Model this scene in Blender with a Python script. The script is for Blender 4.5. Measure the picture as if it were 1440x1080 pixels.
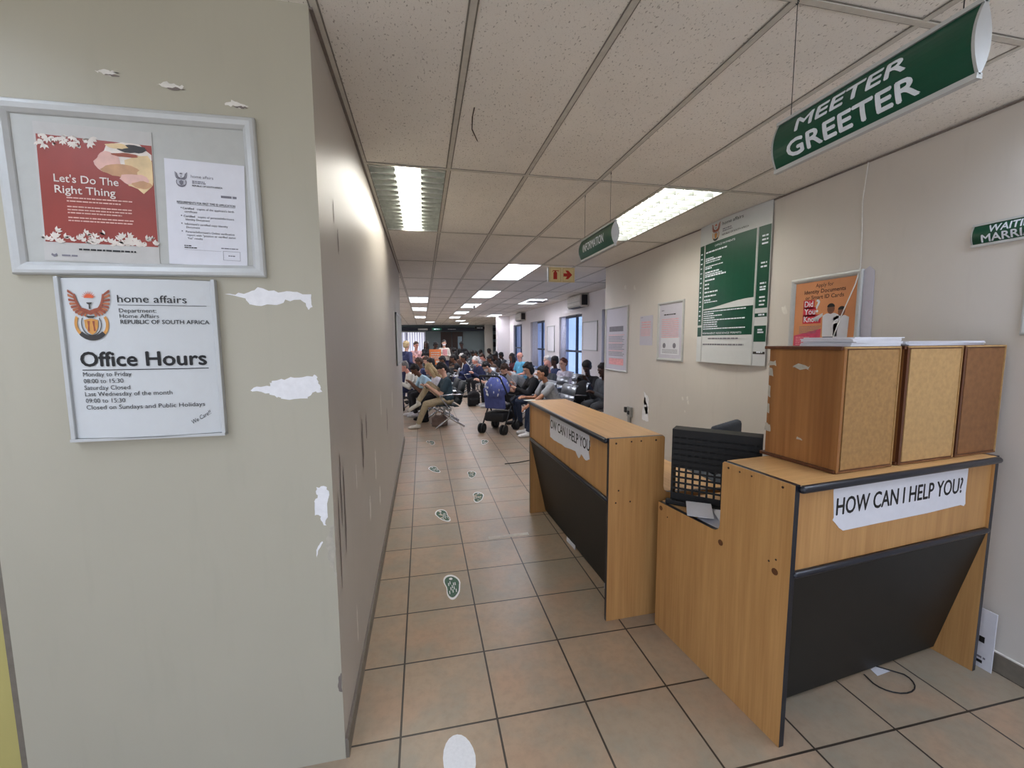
import bpy, bmesh, math, random
from mathutils import Vector, Matrix, Euler
PI = math.pi
random.seed(7)
C = bpy.context.scene.collection
sc = bpy.context.scene
for o in list(bpy.data.objects): bpy.data.objects.remove(o)

# ------------------------------------------------------------------ camera
cam = bpy.data.cameras.new('camera'); cam.sensor_width = 36; cam.lens = 590/1440*36
cam.clip_start = .02; cam.clip_end = 200
co = bpy.data.objects.new('camera', cam); C.objects.link(co)
YAW, PIT, ROL = .2088, .1012, -.0054
fw = Vector((math.sin(YAW)*math.cos(PIT), math.cos(YAW)*math.cos(PIT), -math.sin(PIT)))
r0 = Vector((math.cos(YAW), -math.sin(YAW), 0)); u0 = r0.cross(fw)
rr = r0*math.cos(ROL)+u0*math.sin(ROL); uu = u0*math.cos(ROL)-r0*math.sin(ROL)
m = Matrix((rr, uu, -fw)).transposed().to_4x4(); m.translation = (0, 0, 1.604)
co.matrix_world = m
sc.camera = co

# ------------------------------------------------------------------ world, exposure
w = bpy.data.worlds.new('World'); sc.world = w; w.use_nodes = True
bg = w.node_tree.nodes['Background']; bg.inputs[1].default_value = 1.25
_tc = w.node_tree.nodes.new('ShaderNodeTexCoord'); _sx = w.node_tree.nodes.new('ShaderNodeSeparateXYZ'); _rp = w.node_tree.nodes.new('ShaderNodeValToRGB')
w.node_tree.links.new(_tc.outputs['Generated'], _sx.inputs[0]); w.node_tree.links.new(_sx.outputs[2], _rp.inputs[0]); w.node_tree.links.new(_rp.outputs[0], bg.inputs[0])
_rp.color_ramp.elements[0].position = .0; _rp.color_ramp.elements[0].color = (.82, .84, .90, 1); _rp.color_ramp.elements[1].position = .2; _rp.color_ramp.elements[1].color = (.66, .77, 1.0, 1)   # pale lower half added to light the ceiling from below, blue sky above
sc.view_settings.view_transform = 'Standard'; sc.view_settings.look = 'None'
sc.view_settings.gamma = 1; sc.view_settings.use_curve_mapping = False
sc.view_settings.exposure = 0.35
LAMP_W = 13.0

# ------------------------------------------------------------------ materials
def lin(c):
    return tuple(((v/255)/12.92 if v/255 <= .04045 else ((v/255+.055)/1.055)**2.4) for v in c)+(1,)
class NT:
    def __init__(s, name):
        s.m = bpy.data.materials.new(name); s.m.use_nodes = True; s.t = s.m.node_tree
        s.b = s.t.nodes['Principled BSDF']; s.tc = None
    def n(s, typ, **kw):
        x = s.t.nodes.new(typ)
        for k, v in kw.items():
            if k in x.inputs: x.inputs[k].default_value = v
            else: setattr(x, k, v)
        return x
    def l(s, a, b): s.t.links.new(a, b)
    def coords(s, scale=(1, 1, 1), loc=(0, 0, 0), kind='Object'):
        if not s.tc: s.tc = s.n('ShaderNodeTexCoord')
        mp = s.n('ShaderNodeMapping'); mp.inputs['Scale'].default_value = scale; mp.inputs['Location'].default_value = loc
        s.l(s.tc.outputs[kind], mp.inputs[0]); return mp.outputs[0]
    def noise(s, vec, scale, detail=4, rough=.55):
        x = s.n('ShaderNodeTexNoise'); x.inputs['Scale'].default_value = scale; x.inputs['Detail'].default_value = detail
        x.inputs['Roughness'].default_value = rough; s.l(vec, x.inputs['Vector']); return x.outputs[0]
    def ramp(s, fac, stops):
        r = s.n('ShaderNodeValToRGB'); e = r.color_ramp.elements
        while len(e) < len(stops): e.new(.5)
        for q, (p, c) in zip(e, stops): q.position = p; q.color = c
        s.l(fac, r.inputs[0]); return r.outputs[0]
    def mix(s, fac, a, b, mode='MIX'):
        x = s.n('ShaderNodeMix', data_type='RGBA', blend_type=mode)
        if isinstance(fac, (int, float)): x.inputs[0].default_value = fac
        else: s.l(fac, x.inputs[0])
        for i, v in ((6, a), (7, b)):
            if isinstance(v, tuple): x.inputs[i].default_value = v
            else: s.l(v, x.inputs[i])
        return x.outputs[2]
    def bump(s, h, strength=.2, dist=.002):
        x = s.n('ShaderNodeBump'); x.inputs['Strength'].default_value = strength; x.inputs['Distance'].default_value = dist
        s.l(h, x.inputs['Height']); s.l(x.outputs[0], s.b.inputs['Normal'])
    def base(s, v):
        if isinstance(v, tuple): s.b.inputs['Base Color'].default_value = v
        else: s.l(v, s.b.inputs['Base Color'])
    def set(s, rough=.5, metal=0, spec=.5):
        s.b.inputs['Roughness'].default_value = rough; s.b.inputs['Metallic'].default_value = metal
        s.b.inputs['Specular IOR Level'].default_value = spec; return s
MATS = {}
def M(name, c=None, rough=.5, metal=0, var=.12, scale=30, bump=0, spec=.5):
    """plain coloured procedural material with a little mottling"""
    if name in MATS: return MATS[name]
    t = NT(name).set(rough, metal, spec); b = lin(c)
    d = tuple(max(0, x*(1-var)) for x in b[:3])+(1,); u = tuple(min(1, x*(1+var)) for x in b[:3])+(1,)
    nz = t.noise(t.coords(), scale)
    t.base(t.ramp(nz, [(.3, d), (.7, u)]))
    if bump: t.bump(nz, bump)
    MATS[name] = t.m; return t.m
def wood(name, dark, light, scale=(28, 28, 1.6), rough=.42, planks=None):
    t = NT(name).set(rough); v = t.coords(scale)
    a = t.noise(v, 1.0, 6, .6); b = t.noise(t.coords((scale[0]*4, scale[1]*4, scale[2]*2)), 1.0, 3)
    c = t.ramp(a, [(.3, lin(dark)), (.7, lin(light))])
    c = t.mix(.25, c, t.ramp(b, [(.35, lin(dark)), (.6, lin(light))]), 'MIX')
    if planks:
        g = t.noise(t.coords(planks), 1.0, 0); c = t.mix(.7, c, t.ramp(g, [(.4, (.62, .55, .5, 1)), (.47, (1.0, 1, 1, 1)), (.6, (1, 1, 1, 1))]), 'MULTIPLY')
    t.base(c); t.bump(b, .04, .001); MATS[name] = t.m; return t.m
def paint(name, c, rough, var=.05):
    t = NT(name).set(rough); b = lin(c)
    n1 = t.noise(t.coords((1, 1, .6)), 2.2, 5); n2 = t.noise(t.coords((9, 9, 1.2)), 2.0, 4); n3 = t.noise(t.coords(), 120, 3)
    c1 = t.ramp(n1, [(.3, tuple(x*(1-var) for x in b[:3])+(1,)), (.7, b)])
    c2 = t.mix(t.ramp(n2, [(.58, (0, 0, 0, 1)), (.8, (.35, .35, .35, 1))]), c1, tuple(x*.84 for x in b[:3])+(1,))
    t.base(c2); t.bump(n3, .08, .002); MATS[name] = t.m; return t.m
def emit(name, c, s):
    t = NT(name); t.base(lin(c)); t.b.inputs['Emission Color'].default_value = lin(c); t.b.inputs['Emission Strength'].default_value = s
    MATS[name] = t.m; return t.m

paint('wall_paint', (179, 174, 156), .5)
paint('corridor_paint', (184, 177, 167), .44)
paint('right_paint', (212, 206, 198), .5)
paint('hall_paint', (224, 218, 220), .55)
paint('teal_paint', (122, 136, 140), .6)
paint('yellow_paint', (190, 178, 110), .5)
M('plaster_white', (238, 238, 240), .8, scale=60, var=.04, bump=.1)
M('plaster_shade', (178, 172, 158), .7, scale=40)
M('scuff', (120, 110, 104), .6, scale=40)
M('scuff_light', (224, 220, 212), .6)
M('skirting', (120, 112, 100), .6)
M('alu', (186, 188, 188), .36, .3, var=.03); M('alu_white', (192, 194, 193), .4, .15, var=.03)
M('chrome', (190, 192, 196), .22, .9, var=.03)
M('paper', (218, 219, 226), .6, var=.02); M('paper_dull', (190, 188, 184), .6, var=.04); M('paper_grey', (196, 194, 206), .6, var=.02); M('ink', (18, 18, 20), .6)
M('ink_grey', (120, 118, 128), .6); M('board_white', (228, 226, 232), .5, var=.02); M('board_grey', (182, 183, 178), .45, var=.03)
M('sign_white', (202, 205, 206), .35, var=.01)
M('green_sign', (14, 74, 54), .28, var=.05); M('white_letter', (225, 232, 240), .4)
M('red_poster', (146, 54, 42), .4, scale=8); M('tan', (196, 150, 110), .5, scale=12, var=.3); M('tan2', (226, 198, 150), .5, scale=14, var=.2)
M('pale_pink', (222, 178, 165), .5); M('leaf_white', (226, 216, 206), .5)
M('crate_black', (13, 13, 14), .65, var=.1); M('black', (24, 25, 27), .45, var=.2); M('black_laminate', (15, 17, 17), .5, var=.15, scale=12); M('black_edge', (26, 30, 40), .28, var=.1)
M('emb_brown', (150, 74, 48), .5); M('emb_orange', (214, 92, 46), .5); M('emb_feather', (176, 104, 66), .5); M('emb_gold', (206, 146, 70), .5); M('emb_dark', (48, 44, 42), .5)
M('magenta_poster', (206, 72, 104), .4); M('red_letter', (206, 40, 60), .4); M('pink_print', (226, 160, 164), .5)
M('fire_cream', (232, 214, 160), .5, var=.03); M('fire_red', (188, 44, 34), .5)
M('tile_bar', (200, 196, 186), .5, var=.08); M('louvre_grey', (120, 124, 122), .4, .3); M('louvre', (200, 205, 198), .3, .5); M('louvre_white', (235, 238, 238), .35)
M('bar_shadow_gap', (128, 124, 116), .7); M('dark_grille', (84, 84, 90), .5); M('aircon_white', (206, 202, 196), .45); M('dark_slot', (30, 30, 34), .5)
M('frame_dark', (58, 66, 84), .45); M('curtain', (196, 200, 222), .7); M('dark_door', (52, 36, 32), .5, scale=6); M('door_glass', (150, 172, 186), .15)
M('footprint_white', (225, 226, 228), .6, scale=80, var=.05); M('footprint_green', (58, 92, 76), .6, scale=90, var=.35)
M('tape', (206, 200, 190), .6); M('cable_black', (26, 26, 28), .5); M('cable_white', (225, 224, 220), .5)
M('socket_grey', (150, 150, 146), .4); M('bar_blue', (36, 44, 60), .5)
M('stroller_black', (24, 25, 28), .6); M('stroller_blue', (82, 94, 158), .7, scale=14, var=.25); M('poster_orange', (216, 146, 98), .45, scale=3, var=.12); M('orange_sign', (226, 128, 66), .5, var=.05)
M('chair_dark', (38, 46, 50), .5); M('chair_silver', (150, 154, 160), .35, .6); M('office_fabric', (62, 70, 80), .8)
wood('oak', (168, 121, 70), (196, 150, 94)); wood('oak_top', (186, 141, 88), (214, 172, 118), (1.6, 28, 28), .3)
wood('cherry', (132, 86, 46), (168, 116, 66), (18, 18, 1.0), .32, (7, 7, .02)); wood('cherry_dark', (76, 42, 24), (104, 60, 34), (18, 18, 1.0), .38)
M('mdf', (160, 122, 74), .62, scale=55, var=.16); M('mdf_pale', (182, 146, 96), .62, scale=45, var=.12); M('mdf_brown', (130, 88, 52), .62, scale=35, var=.16)
M('plug_brown', (96, 58, 30), .5); M('hole', (52, 32, 20), .6)

def mk_floor():
    t = NT('floor_tile').set(.36); v = t.coords((1, 1, 1), (.129, -1.619, 0))
    br = t.n('ShaderNodeTexBrick', offset=0.0, squash=1.0); t.l(v, br.inputs['Vector'])
    for k, x in (('Scale', 1), ('Mortar Size', .0045), ('Mortar Smooth', .1), ('Brick Width', .4), ('Row Height', .4), ('Bias', 0)): br.inputs[k].default_value = x
    br.inputs['Color1'].default_value = lin((172, 147, 122)); br.inputs['Color2'].default_value = lin((155, 141, 122)); br.inputs['Mortar'].default_value = lin((58, 50, 42))
    n1 = t.noise(t.coords(), 4.5, 6, .62); n2 = t.noise(t.coords(), 26, 6, .7); n3 = t.noise(t.coords((1, 1, 1), (5, 3, 0)), 3.2, 4)
    c = t.mix(t.ramp(n1, [(.42, (0, 0, 0, 1)), (.66, (.75, .75, .75, 1))]), br.outputs[0], lin((142, 136, 121)))
    c = t.mix(t.ramp(n3, [(.5, (0, 0, 0, 1)), (.68, (.6, .6, .6, 1))]), c, lin((176, 142, 115)))
    c = t.mix(t.ramp(n2, [(.3, (.5, .5, .5, 1)), (.55, (0, 0, 0, 1))]), c, lin((144, 125, 106)))
    c = t.mix(br.outputs['Fac'], c, lin((56, 48, 40)))
    t.base(c)
    inv = t.n('ShaderNodeMath', operation='SUBTRACT'); inv.inputs[0].default_value = 1; t.l(br.outputs['Fac'], inv.inputs[1])
    t.bump(inv.outputs[0], .5, .002); MATS['floor_tile'] = t.m
mk_floor()
def mk_ceiling():
    t = NT('ceiling_tile').set(.85); b = lin((244, 240, 232))
    n1 = t.noise(t.coords((150, 75, 1), (0, 0, 0)), 1, 2, .5); n2 = t.noise(t.coords((320, 320, 1)), 1, 2); n3 = t.noise(t.coords(), 1.3, 4)
    h = t.ramp(n1, [(.63, (0, 0, 0, 1)), (.71, (.85, .85, .85, 1))]); h2 = t.ramp(n2, [(.62, (0, 0, 0, 1)), (.74, (.7, .7, .7, 1))])
    c = t.ramp(n3, [(.3, tuple(x*.86 for x in b[:3])+(1,)), (.65, b)])
    c = t.mix(h, c, lin((150, 144, 134))); c = t.mix(h2, c, lin((182, 176, 166)))
    t.base(c); t.bump(h, -.3, .002); MATS['ceiling_tile'] = t.m
mk_ceiling()
def mk_glass():
    m = bpy.data.materials.new('window_glass'); m.use_nodes = True; t = m.node_tree; t.nodes.clear()
    o = t.nodes.new('ShaderNodeOutputMaterial'); mx = t.nodes.new('ShaderNodeMixShader'); a = t.nodes.new('ShaderNodeBsdfTransparent'); g = t.nodes.new('ShaderNodeBsdfGlossy')
    nz = t.nodes.new('ShaderNodeTexNoise'); nz.inputs['Scale'].default_value = 2; rp = t.nodes.new('ShaderNodeValToRGB')
    rp.color_ramp.elements[0].color = (.54, .68, .97, 1); rp.color_ramp.elements[1].color = (.78, .87, 1, 1)
    t.links.new(nz.outputs[0], rp.inputs[0]); t.links.new(rp.outputs[0], a.inputs[0])
    g.inputs['Roughness'].default_value = .05; mx.inputs[0].default_value = .08
    t.links.new(a.outputs[0], mx.inputs[1]); t.links.new(g.outputs[0], mx.inputs[2]); t.links.new(mx.outputs[0], o.inputs[0]); MATS['window_glass'] = m
    m = bpy.data.materials.new('blind_fabric'); m.use_nodes = True; t = m.node_tree; t.nodes.clear()
    o = t.nodes.new('ShaderNodeOutputMaterial'); mx = t.nodes.new('ShaderNodeMixShader'); a = t.nodes.new('ShaderNodeBsdfTranslucent'); g = t.nodes.new('ShaderNodeBsdfDiffuse')
    a.inputs[0].default_value = (.95, .93, 1, 1); g.inputs[0].default_value = (.85, .84, .9, 1); mx.inputs[0].default_value = .3
    t.links.new(a.outputs[0], mx.inputs[1]); t.links.new(g.outputs[0], mx.inputs[2]); t.links.new(mx.outputs[0], o.inputs[0]); MATS['blind_fabric'] = m
mk_glass()
for k_, p_ in (('A', 18.7), ('B', 9.3), ('C', 14.5)): emit('lamp_glow_'+k_, (255, 250, 240) if k_ != 'C' else (246, 245, 255), p_*LAMP_W/13); emit('lamp_cool_'+k_, (226, 236, 255), p_*LAMP_W/13*1.3)

# ------------------------------------------------------------------ mesh helpers
_txt = {}
def txt_mesh(s, bold, shear):
    k = (s, bold, shear)
    if k not in _txt:
        cu = bpy.data.curves.new('t', 'FONT'); cu.body = s; cu.offset = bold; cu.shear = shear; cu.resolution_u = 3
        ob = bpy.data.objects.new('t', cu); C.objects.link(ob)
        dg = bpy.context.evaluated_depsgraph_get(); dg.update()
        me = bpy.data.meshes.new_from_object(ob.evaluated_get(dg))
        _txt[k] = ([v.co.copy() for v in me.vertices], [tuple(p.vertices) for p in me.polygons])
        bpy.data.objects.remove(ob); bpy.data.curves.remove(cu); bpy.data.meshes.remove(me)
    return _txt[k]
class MB:
    def __init__(s): s.bm = bmesh.new(); s.mats = []
    def mi(s, mat):
        if mat not in s.mats: s.mats.append(mat)
        return s.mats.index(mat)
    def face(s, pts, mat):
        try: f = s.bm.faces.new([s.bm.verts.new(p) for p in pts])
        except ValueError: return
        f.material_index = s.mi(mat); return f
    def box(s, a, b, mat, rot=None, c=None, bev=0):
        a = Vector(a); b = Vector(b); lo = Vector(map(min, a, b)); hi = Vector(map(max, a, b))
        vs = [Vector((x, y, z)) for x in (lo.x, hi.x) for y in (lo.y, hi.y) for z in (lo.z, hi.z)]
        if rot is not None: cc = Vector(c) if c is not None else (lo+hi)/2; vs = [cc+rot@(v-cc) for v in vs]
        V = [s.bm.verts.new(v) for v in vs]; F = []
        for q in ((0, 1, 3, 2), (4, 6, 7, 5), (0, 4, 5, 1), (2, 3, 7, 6), (0, 2, 6, 4), (1, 5, 7, 3)):
            f = s.bm.faces.new([V[i] for i in q]); f.material_index = s.mi(mat); F.append(f)
        if bev:
            r = bmesh.ops.bevel(s.bm, geom=list({e for f in F for e in f.edges}), offset=bev, segments=2, affect='EDGES', profile=.5)
            for f in r['faces']: f.material_index = s.mi(mat)
        return s
    def prism(s, poly, axis, a, b, mat, edge=None):
        """poly: list of 2D points, extruded along axis (0,1,2) from a to b"""
        def P(p, t):
            q = list(p); q.insert(axis, t); return Vector(q)
        A = [s.bm.verts.new(P(p, a)) for p in poly]; B = [s.bm.verts.new(P(p, b)) for p in poly]; n = len(poly)
        k = s.mi(mat); ke = s.mi(edge or mat)
        for f, i in ((s.bm.faces.new(A), k), (s.bm.faces.new(B[::-1]), k)): f.material_index = i
        for i in range(n): s.bm.faces.new([A[i], B[i], B[(i+1) % n], A[(i+1) % n]]).material_index = ke
        return s
    def cap(s, p0, p1, r0, r1, mat, seg=10, rings=3):
        """tapered capsule"""
        p0 = Vector(p0); p1 = Vector(p1); d = p1-p0; L = d.length
        if L < 1e-6: d = Vector((0, 0, 1)); L = 1e-6
        d.normalize(); u = d.orthogonal().normalized(); v = d.cross(u)
        prof = [(-r0*math.cos(t*PI/2/rings), r0*math.sin(t*PI/2/rings)) for t in range(rings)]+[(0, r0), (L, r1)]
        prof += [(L+r1*math.sin(t*PI/2/rings), r1*math.cos(t*PI/2/rings)) for t in range(1, rings+1)]
        return s.rev(p0, d, u, v, prof, mat, seg)
    def cyl(s, p0, p1, r0, r1, mat, seg=12):
        p0 = Vector(p0); p1 = Vector(p1); d = p1-p0; L = d.length; d.normalize(); u = d.orthogonal().normalized(); v = d.cross(u)
        return s.rev(p0, d, u, v, [(0, 0), (0, r0), (L, r1), (L, 0)], mat, seg)
    def rev(s, p0, d, u, v, prof, mat, seg):
        k = s.mi(mat); prev = None
        for (h, r) in prof:
            if r < 1e-6: ring = [s.bm.verts.new(p0+d*h)]
            else: ring = [s.bm.verts.new(p0+d*h+u*(r*math.cos(2*PI*i/seg))+v*(r*math.sin(2*PI*i/seg))) for i in range(seg)]
            if prev:
                for i in range(seg):
                    j = (i+1) % seg
                    a, b = (prev[i % len(prev)], prev[j % len(prev)]); c, e = (ring[j % len(ring)], ring[i % len(ring)])
                    q = [a, b, c, e]; q = [x for n, x in enumerate(q) if x not in q[:n]]
                    if len(q) > 2:
                        try: s.bm.faces.new(q).material_index = k
                        except ValueError: pass
            prev = ring
        return s
    def ell(s, c, r, mat, R=None, seg=14, rings=10):
        k = s.mi(mat); c = Vector(c); R = R or Matrix.Identity(3); prev = None
        for i in range(rings+1):
            t = PI*i/rings; z = -math.cos(t); q = math.sin(t)
            ring = [s.bm.verts.new(c+R@Vector((0, 0, z*r[2])))] if i in (0, rings) else [s.bm.verts.new(c+R@Vector((r[0]*q*math.cos(2*PI*j/seg), r[1]*q*math.sin(2*PI*j/seg), r[2]*z))) for j in range(seg)]
            if prev:
                for j in range(seg):
                    jj = (j+1) % seg; qd = [prev[j % len(prev)], prev[jj % len(prev)], ring[jj % len(ring)], ring[j % len(ring)]]
                    qd = [x for n, x in enumerate(qd) if x not in qd[:n]]
                    s.bm.faces.new(qd).material_index = k
            prev = ring
        return s
    def tube(s, pts, r, mat, seg=8, closed=False):
        pts = [Vector(p) for p in pts]
        for a, b in zip(pts, pts[1:]+([pts[0]] if closed else [])): 
            if (b-a).length > 1e-5: s.cap(a, b, r, r, mat, seg, 2)
        return s
    def text(s, st, x, z, h, mat, w=None, bold=0., shear=0., align='L', y=-.001, warp=None, rot=0., cut=0):
        if bold:
            q = bold*h*1.15
            for k_, (dx, dz) in enumerate(((q, 0), (-q, 0), (0, q), (0, -q))): s.text(st, x+dx, z+dz, h, mat, w, 0, shear, align, y+.00008*(k_+1), warp, rot, cut)
        V, F = txt_mesh(st, 0, shear)
        if not V: return s
        x0 = min(v.x for v in V); x1 = max(v.x for v in V); sy = h/.69; sx = w/(x1-x0) if w else sy
        W = (x1-x0)*sx; ox = x-(W if align == 'R' else W/2 if align == 'C' else 0)
        cr, sr = math.cos(rot), math.sin(rot); vs = []; tmp = bmesh.new()
        for v in V:
            X = (v.x-x0)*sx; Z = v.y*sy; vs.append(tmp.verts.new((ox+X*cr-Z*sr, 0, z+X*sr+Z*cr)))
        for f in F:
            try: tmp.faces.new([vs[i] for i in f])
            except ValueError: pass
        if cut:
            for k in range(1, cut):
                zz = z-h*.3+(h*1.4)*k/cut
                bmesh.ops.bisect_plane(tmp, geom=tmp.verts[:]+tmp.edges[:]+tmp.faces[:], plane_co=(0, 0, zz), plane_no=(0, 0, 1))
        mp = {}
        for v in tmp.verts:
            p = v.co.copy(); p.y = y+(warp(p.x, p.z) if warp else 0); mp[v] = s.bm.verts.new(p)
        k = s.mi(mat)
        for f in tmp.faces:
            try: s.bm.faces.new([mp[v] for v in f.verts]).material_index = k
            except ValueError: pass
        tmp.free(); return s
    def strokes(s, x0, x1, z, h, mat, y=-.001, warp=None, rnd=None, dens=.85):
        """a line of print too small to read: a row of word-like dashes"""
        rnd = rnd or random; x = x0
        while x < x1-h*.5:
            L = min(h*rnd.uniform(1.2, 4.5), x1-x); W = warp or (lambda a, b: 0)
            s.face([(x, y+W(x, z), z), (x+L, y+W(x+L, z), z), (x+L, y+W(x+L, z+h), z+h), (x, y+W(x, z+h), z+h)], mat); x += L+h*.5
        return s
    def build(s, name, parent=None, smooth=False, loc=None, rz=0., remesh=0, smooth_it=3, bev=0):
        me = bpy.data.meshes.new(name)
        bmesh.ops.recalc_face_normals(s.bm, faces=s.bm.faces[:])
        s.bm.to_mesh(me); s.bm.free()
        for x in s.mats: me.materials.append(MATS[x])
        o = bpy.data.objects.new(name, me); C.objects.link(o)
        if remesh:
            md = o.modifiers.new('r', 'REMESH'); md.mode = 'VOXEL'; md.voxel_size = remesh
            sm = o.modifiers.new('s', 'SMOOTH'); sm.iterations = smooth_it; sm.factor = .5
            dg = bpy.context.evaluated_depsgraph_get(); dg.update()
            nm = bpy.data.meshes.new_from_object(o.evaluated_get(dg)); o.modifiers.clear()
            o.data = nm; bpy.data.meshes.remove(me); me = nm; me.name = name
            if not me.materials: me.materials.append(MATS[s.mats[0]])
            smooth = True
        if smooth: me.polygons.foreach_set('use_smooth', [True]*len(me.polygons))
        if bev:
            md = o.modifiers.new('bevel', 'BEVEL'); md.width = bev; md.segments = 2; md.limit_method = 'ANGLE'
        if parent: o.parent = parent
        if loc is not None: o.location = loc
        o.rotation_euler.z = rz
        return o
def tag(o, label, cat, group=None, kind=None):
    o['label'] = label; o['category'] = cat
    if group: o['group'] = group
    if kind: o['kind'] = kind
    return o
def thing(name, label, cat, loc=(0, 0, 0), rz=0., group=None):
    o = bpy.data.objects.new(name, None); C.objects.link(o); o.empty_display_size = .1
    o.location = loc; o.rotation_euler.z = rz; return tag(o, label, cat, group)
def struct(mb, name, parent=None, **kw):
    o = mb.build(name, parent, **kw)
    if not parent: o['kind'] = 'structure'
    return o

# ------------------------------------------------------------------ room shell
H = 2.688; GX, GY, TW, TL = -.315, 2.79, .505, 1.5575
struct(MB().box((-7, -2.4, -.05), (5.6, 29, 0), 'floor_tile'), 'floor')

rnd = random.Random(3)
def blob(cx, cz, pts): return [(cx+x, cz+z) for x, z in pts]
def ragged(poly, amp, n=4, r=rnd):
    out = []
    for a, b in zip(poly, poly[1:]+poly[:1]):
        for k in range(n):
            t = k/n; out.append((a[0]+(b[0]-a[0])*t+r.uniform(-amp, amp), a[1]+(b[1]-a[1])*t+r.uniform(-amp, amp)))
    return out
YF = 1.574; XW = -.332
mb = MB()
mb.box((-1.325, YF, 0), (XW, 6.9, H+.1), 'corridor_paint')
for f in mb.bm.faces:
    if abs(f.calc_center_median().y-YF) < .001: f.material_index = mb.mi('wall_paint')
# peeled paint on the front face: (x, z) outlines
def px_front(px, py):      # helper for the peeled areas: front face, metres
    return (-.335+(px-455)*.00205+(py-440)*.0, 1.706-(py-440)*.00238)
def patch(poly, mat, amp=.004, y=YF-.0012, n=4): mb.face([(x, y, z) for x, z in ragged(poly, amp, n)], mat)
patch([(-.632, 1.764), (-.575, 1.768), (-.535, 1.786), (-.47, 1.776), (-.425, 1.773), (-.372, 1.769), (-.367, 1.722), (-.385, 1.716), (-.392, 1.745), (-.45, 1.747), (-.49, 1.727), (-.56, 1.733), (-.575, 1.752)], 'plaster_white')
patch([(-.57, 1.452), (-.515, 1.459), (-.51, 1.474), (-.45, 1.482), (-.395, 1.487), (-.366, 1.492), (-.36, 1.463), (-.352, 1.432), (-.38, 1.43), (-.4, 1.411), (-.48, 1.408), (-.505, 1.42), (-.52, 1.433), (-.575, 1.438)], 'plaster_white')
patch([(-.385, 1.085), (-.352, 1.09), (-.346, 1.06), (-.352, .99), (-.362, .94), (-.372, .958), (-.378, .985), (-.395, .985), (-.394, 1.03), (-.385, 1.055)], 'plaster_white')
patch([(-.352, .93), (-.336, .95), (-.333, .76), (-.338, .74), (-.352, .80), (-.362, .86)], 'plaster_shade', .006, YF-.0008)
patch([(-.395, .86), (-.378, .885), (-.372, .88), (-.39, .85), (-.397, .825)], 'plaster_white', .002)
patch([(-.345, .34), (-.334, .36), (-.333, .28), (-.347, .29)], 'scuff', .003)
for cx, cz, s in ((-.905, 2.415, 1), (-.74, 2.395, 1.3), (-.56, 2.36, 1.2)):
    patch(blob(cx, cz, [(-.03*s, 0), (-.01*s, .009*s), (.012*s, .006*s), (.03*s, .001), (.012*s, -.007*s), (-.012*s, -.004*s)]), 'scuff_light', .004); 
    patch(blob(cx+.012, cz-.006, [(-.022*s, 0), (.0, .003*s), (.02*s, .0), (.0, -.004*s)]), 'scuff', .002, YF-.0016)
# scuffs on the corridor face (y, z)
def scuff(poly, mat, amp=.01, n=4): mb.face([(XW+.0012, y, z) for y, z in ragged(poly, amp, n)], mat)
for y, z, hh, ww, mt in ((1.72, 1.02, .22, .012, 'scuff'), (1.78, .92, .28, .016, 'scuff'), (2.35, 1.05, .2, .03, 'scuff'), (2.52, 1.12, .12, .02, 'scuff'), (2.9, .78, .16, .03, 'scuff_light'), (2.55, .62, .12, .03, 'scuff_light'), (3.4, 1.12, .15, .02, 'scuff_light'), (3.1, .5, .1, .04, 'scuff_light'), (3.9, .9, .18, .03, 'scuff'), (1.95, .30, .14, .012, 'scuff_light'), (2.1, .95, .1, .01, 'scuff_light'), (4.6, 1.0, .15, .04, 'scuff_light'), (1.66, .85, .3, .01, 'scuff'), (1.83, 2.12, .07, .008, 'scuff'), (1.9, 2.02, .08, .012, 'scuff')):
    scuff([(y-ww, z-hh/2), (y-ww*.2, z-hh*.7), (y+ww, z-hh/3), (y+ww*.7, z+hh/2), (y, z+hh*.7), (y-ww, z+hh/3)], mt, ww*.25)
struct(mb, 'wall_left')
struct(MB().box((-7, 1.72, 0), (-1.45, 1.85, H+.1), 'yellow_paint'), 'wall_behind_left')
struct(MB().box((-1.449, 1.70, 0), (-1.326, 1.86, H+.1), 'skirting'), 'trim_2')
struct(MB().box((XW+.0005, YF+.002, 0), (XW+.013, 6.9, .075), 'skirting').box((XW+.0005, YF+.002, .075), (XW+.009, 6.9, .082), 'scuff'), 'baseboard_left')
struct(MB().box((-1.3, 6.9, 0), (-7, 7.05, H+.1), 'hall_paint'), 'wall_hall_left')

XR = 2.69
mb = MB().box((XR, -2.4, 0), (XR+.12, 5.93, H+.1), 'right_paint').box((XR+.12, 5.8, 0), (3.9, 5.93, H+.1), 'hall_paint')
for y, z, a in ((5.35, 1.55, .05), (4.72, .85, .05), (4.68, .75, .05), (3.95, .99, .02), (3.85, .96, .02), (3.87, 1.0, .02), (2.72, 1.83, .03), (5.05, 2.28, .03), (5.3, 2.32, .03), (3.9, .86, .012)):
    mb.face([(XR-.001, p, q) for p, q in ragged(blob(y, z, [(-a, -a*.8), (a*.4, -a), (a, a*.6), (-a*.3, a*1.2)]), a*.25)], 'scuff_light')
mb.face([(XR-.001, p, q) for p, q in ragged([(4.78, .62), (4.62, .62), (4.64, .9), (4.74, .97)], .015)], 'plaster_white')
struct(mb, 'wall_right')
struct(MB().box((XR-.012, -2.4, 0), (XR-.0005, 5.93, .09), 'skirting').box((XR-.009, -2.4, .09), (XR-.0005, 5.93, .096), 'scuff_light'), 'baseboard_right')

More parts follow.
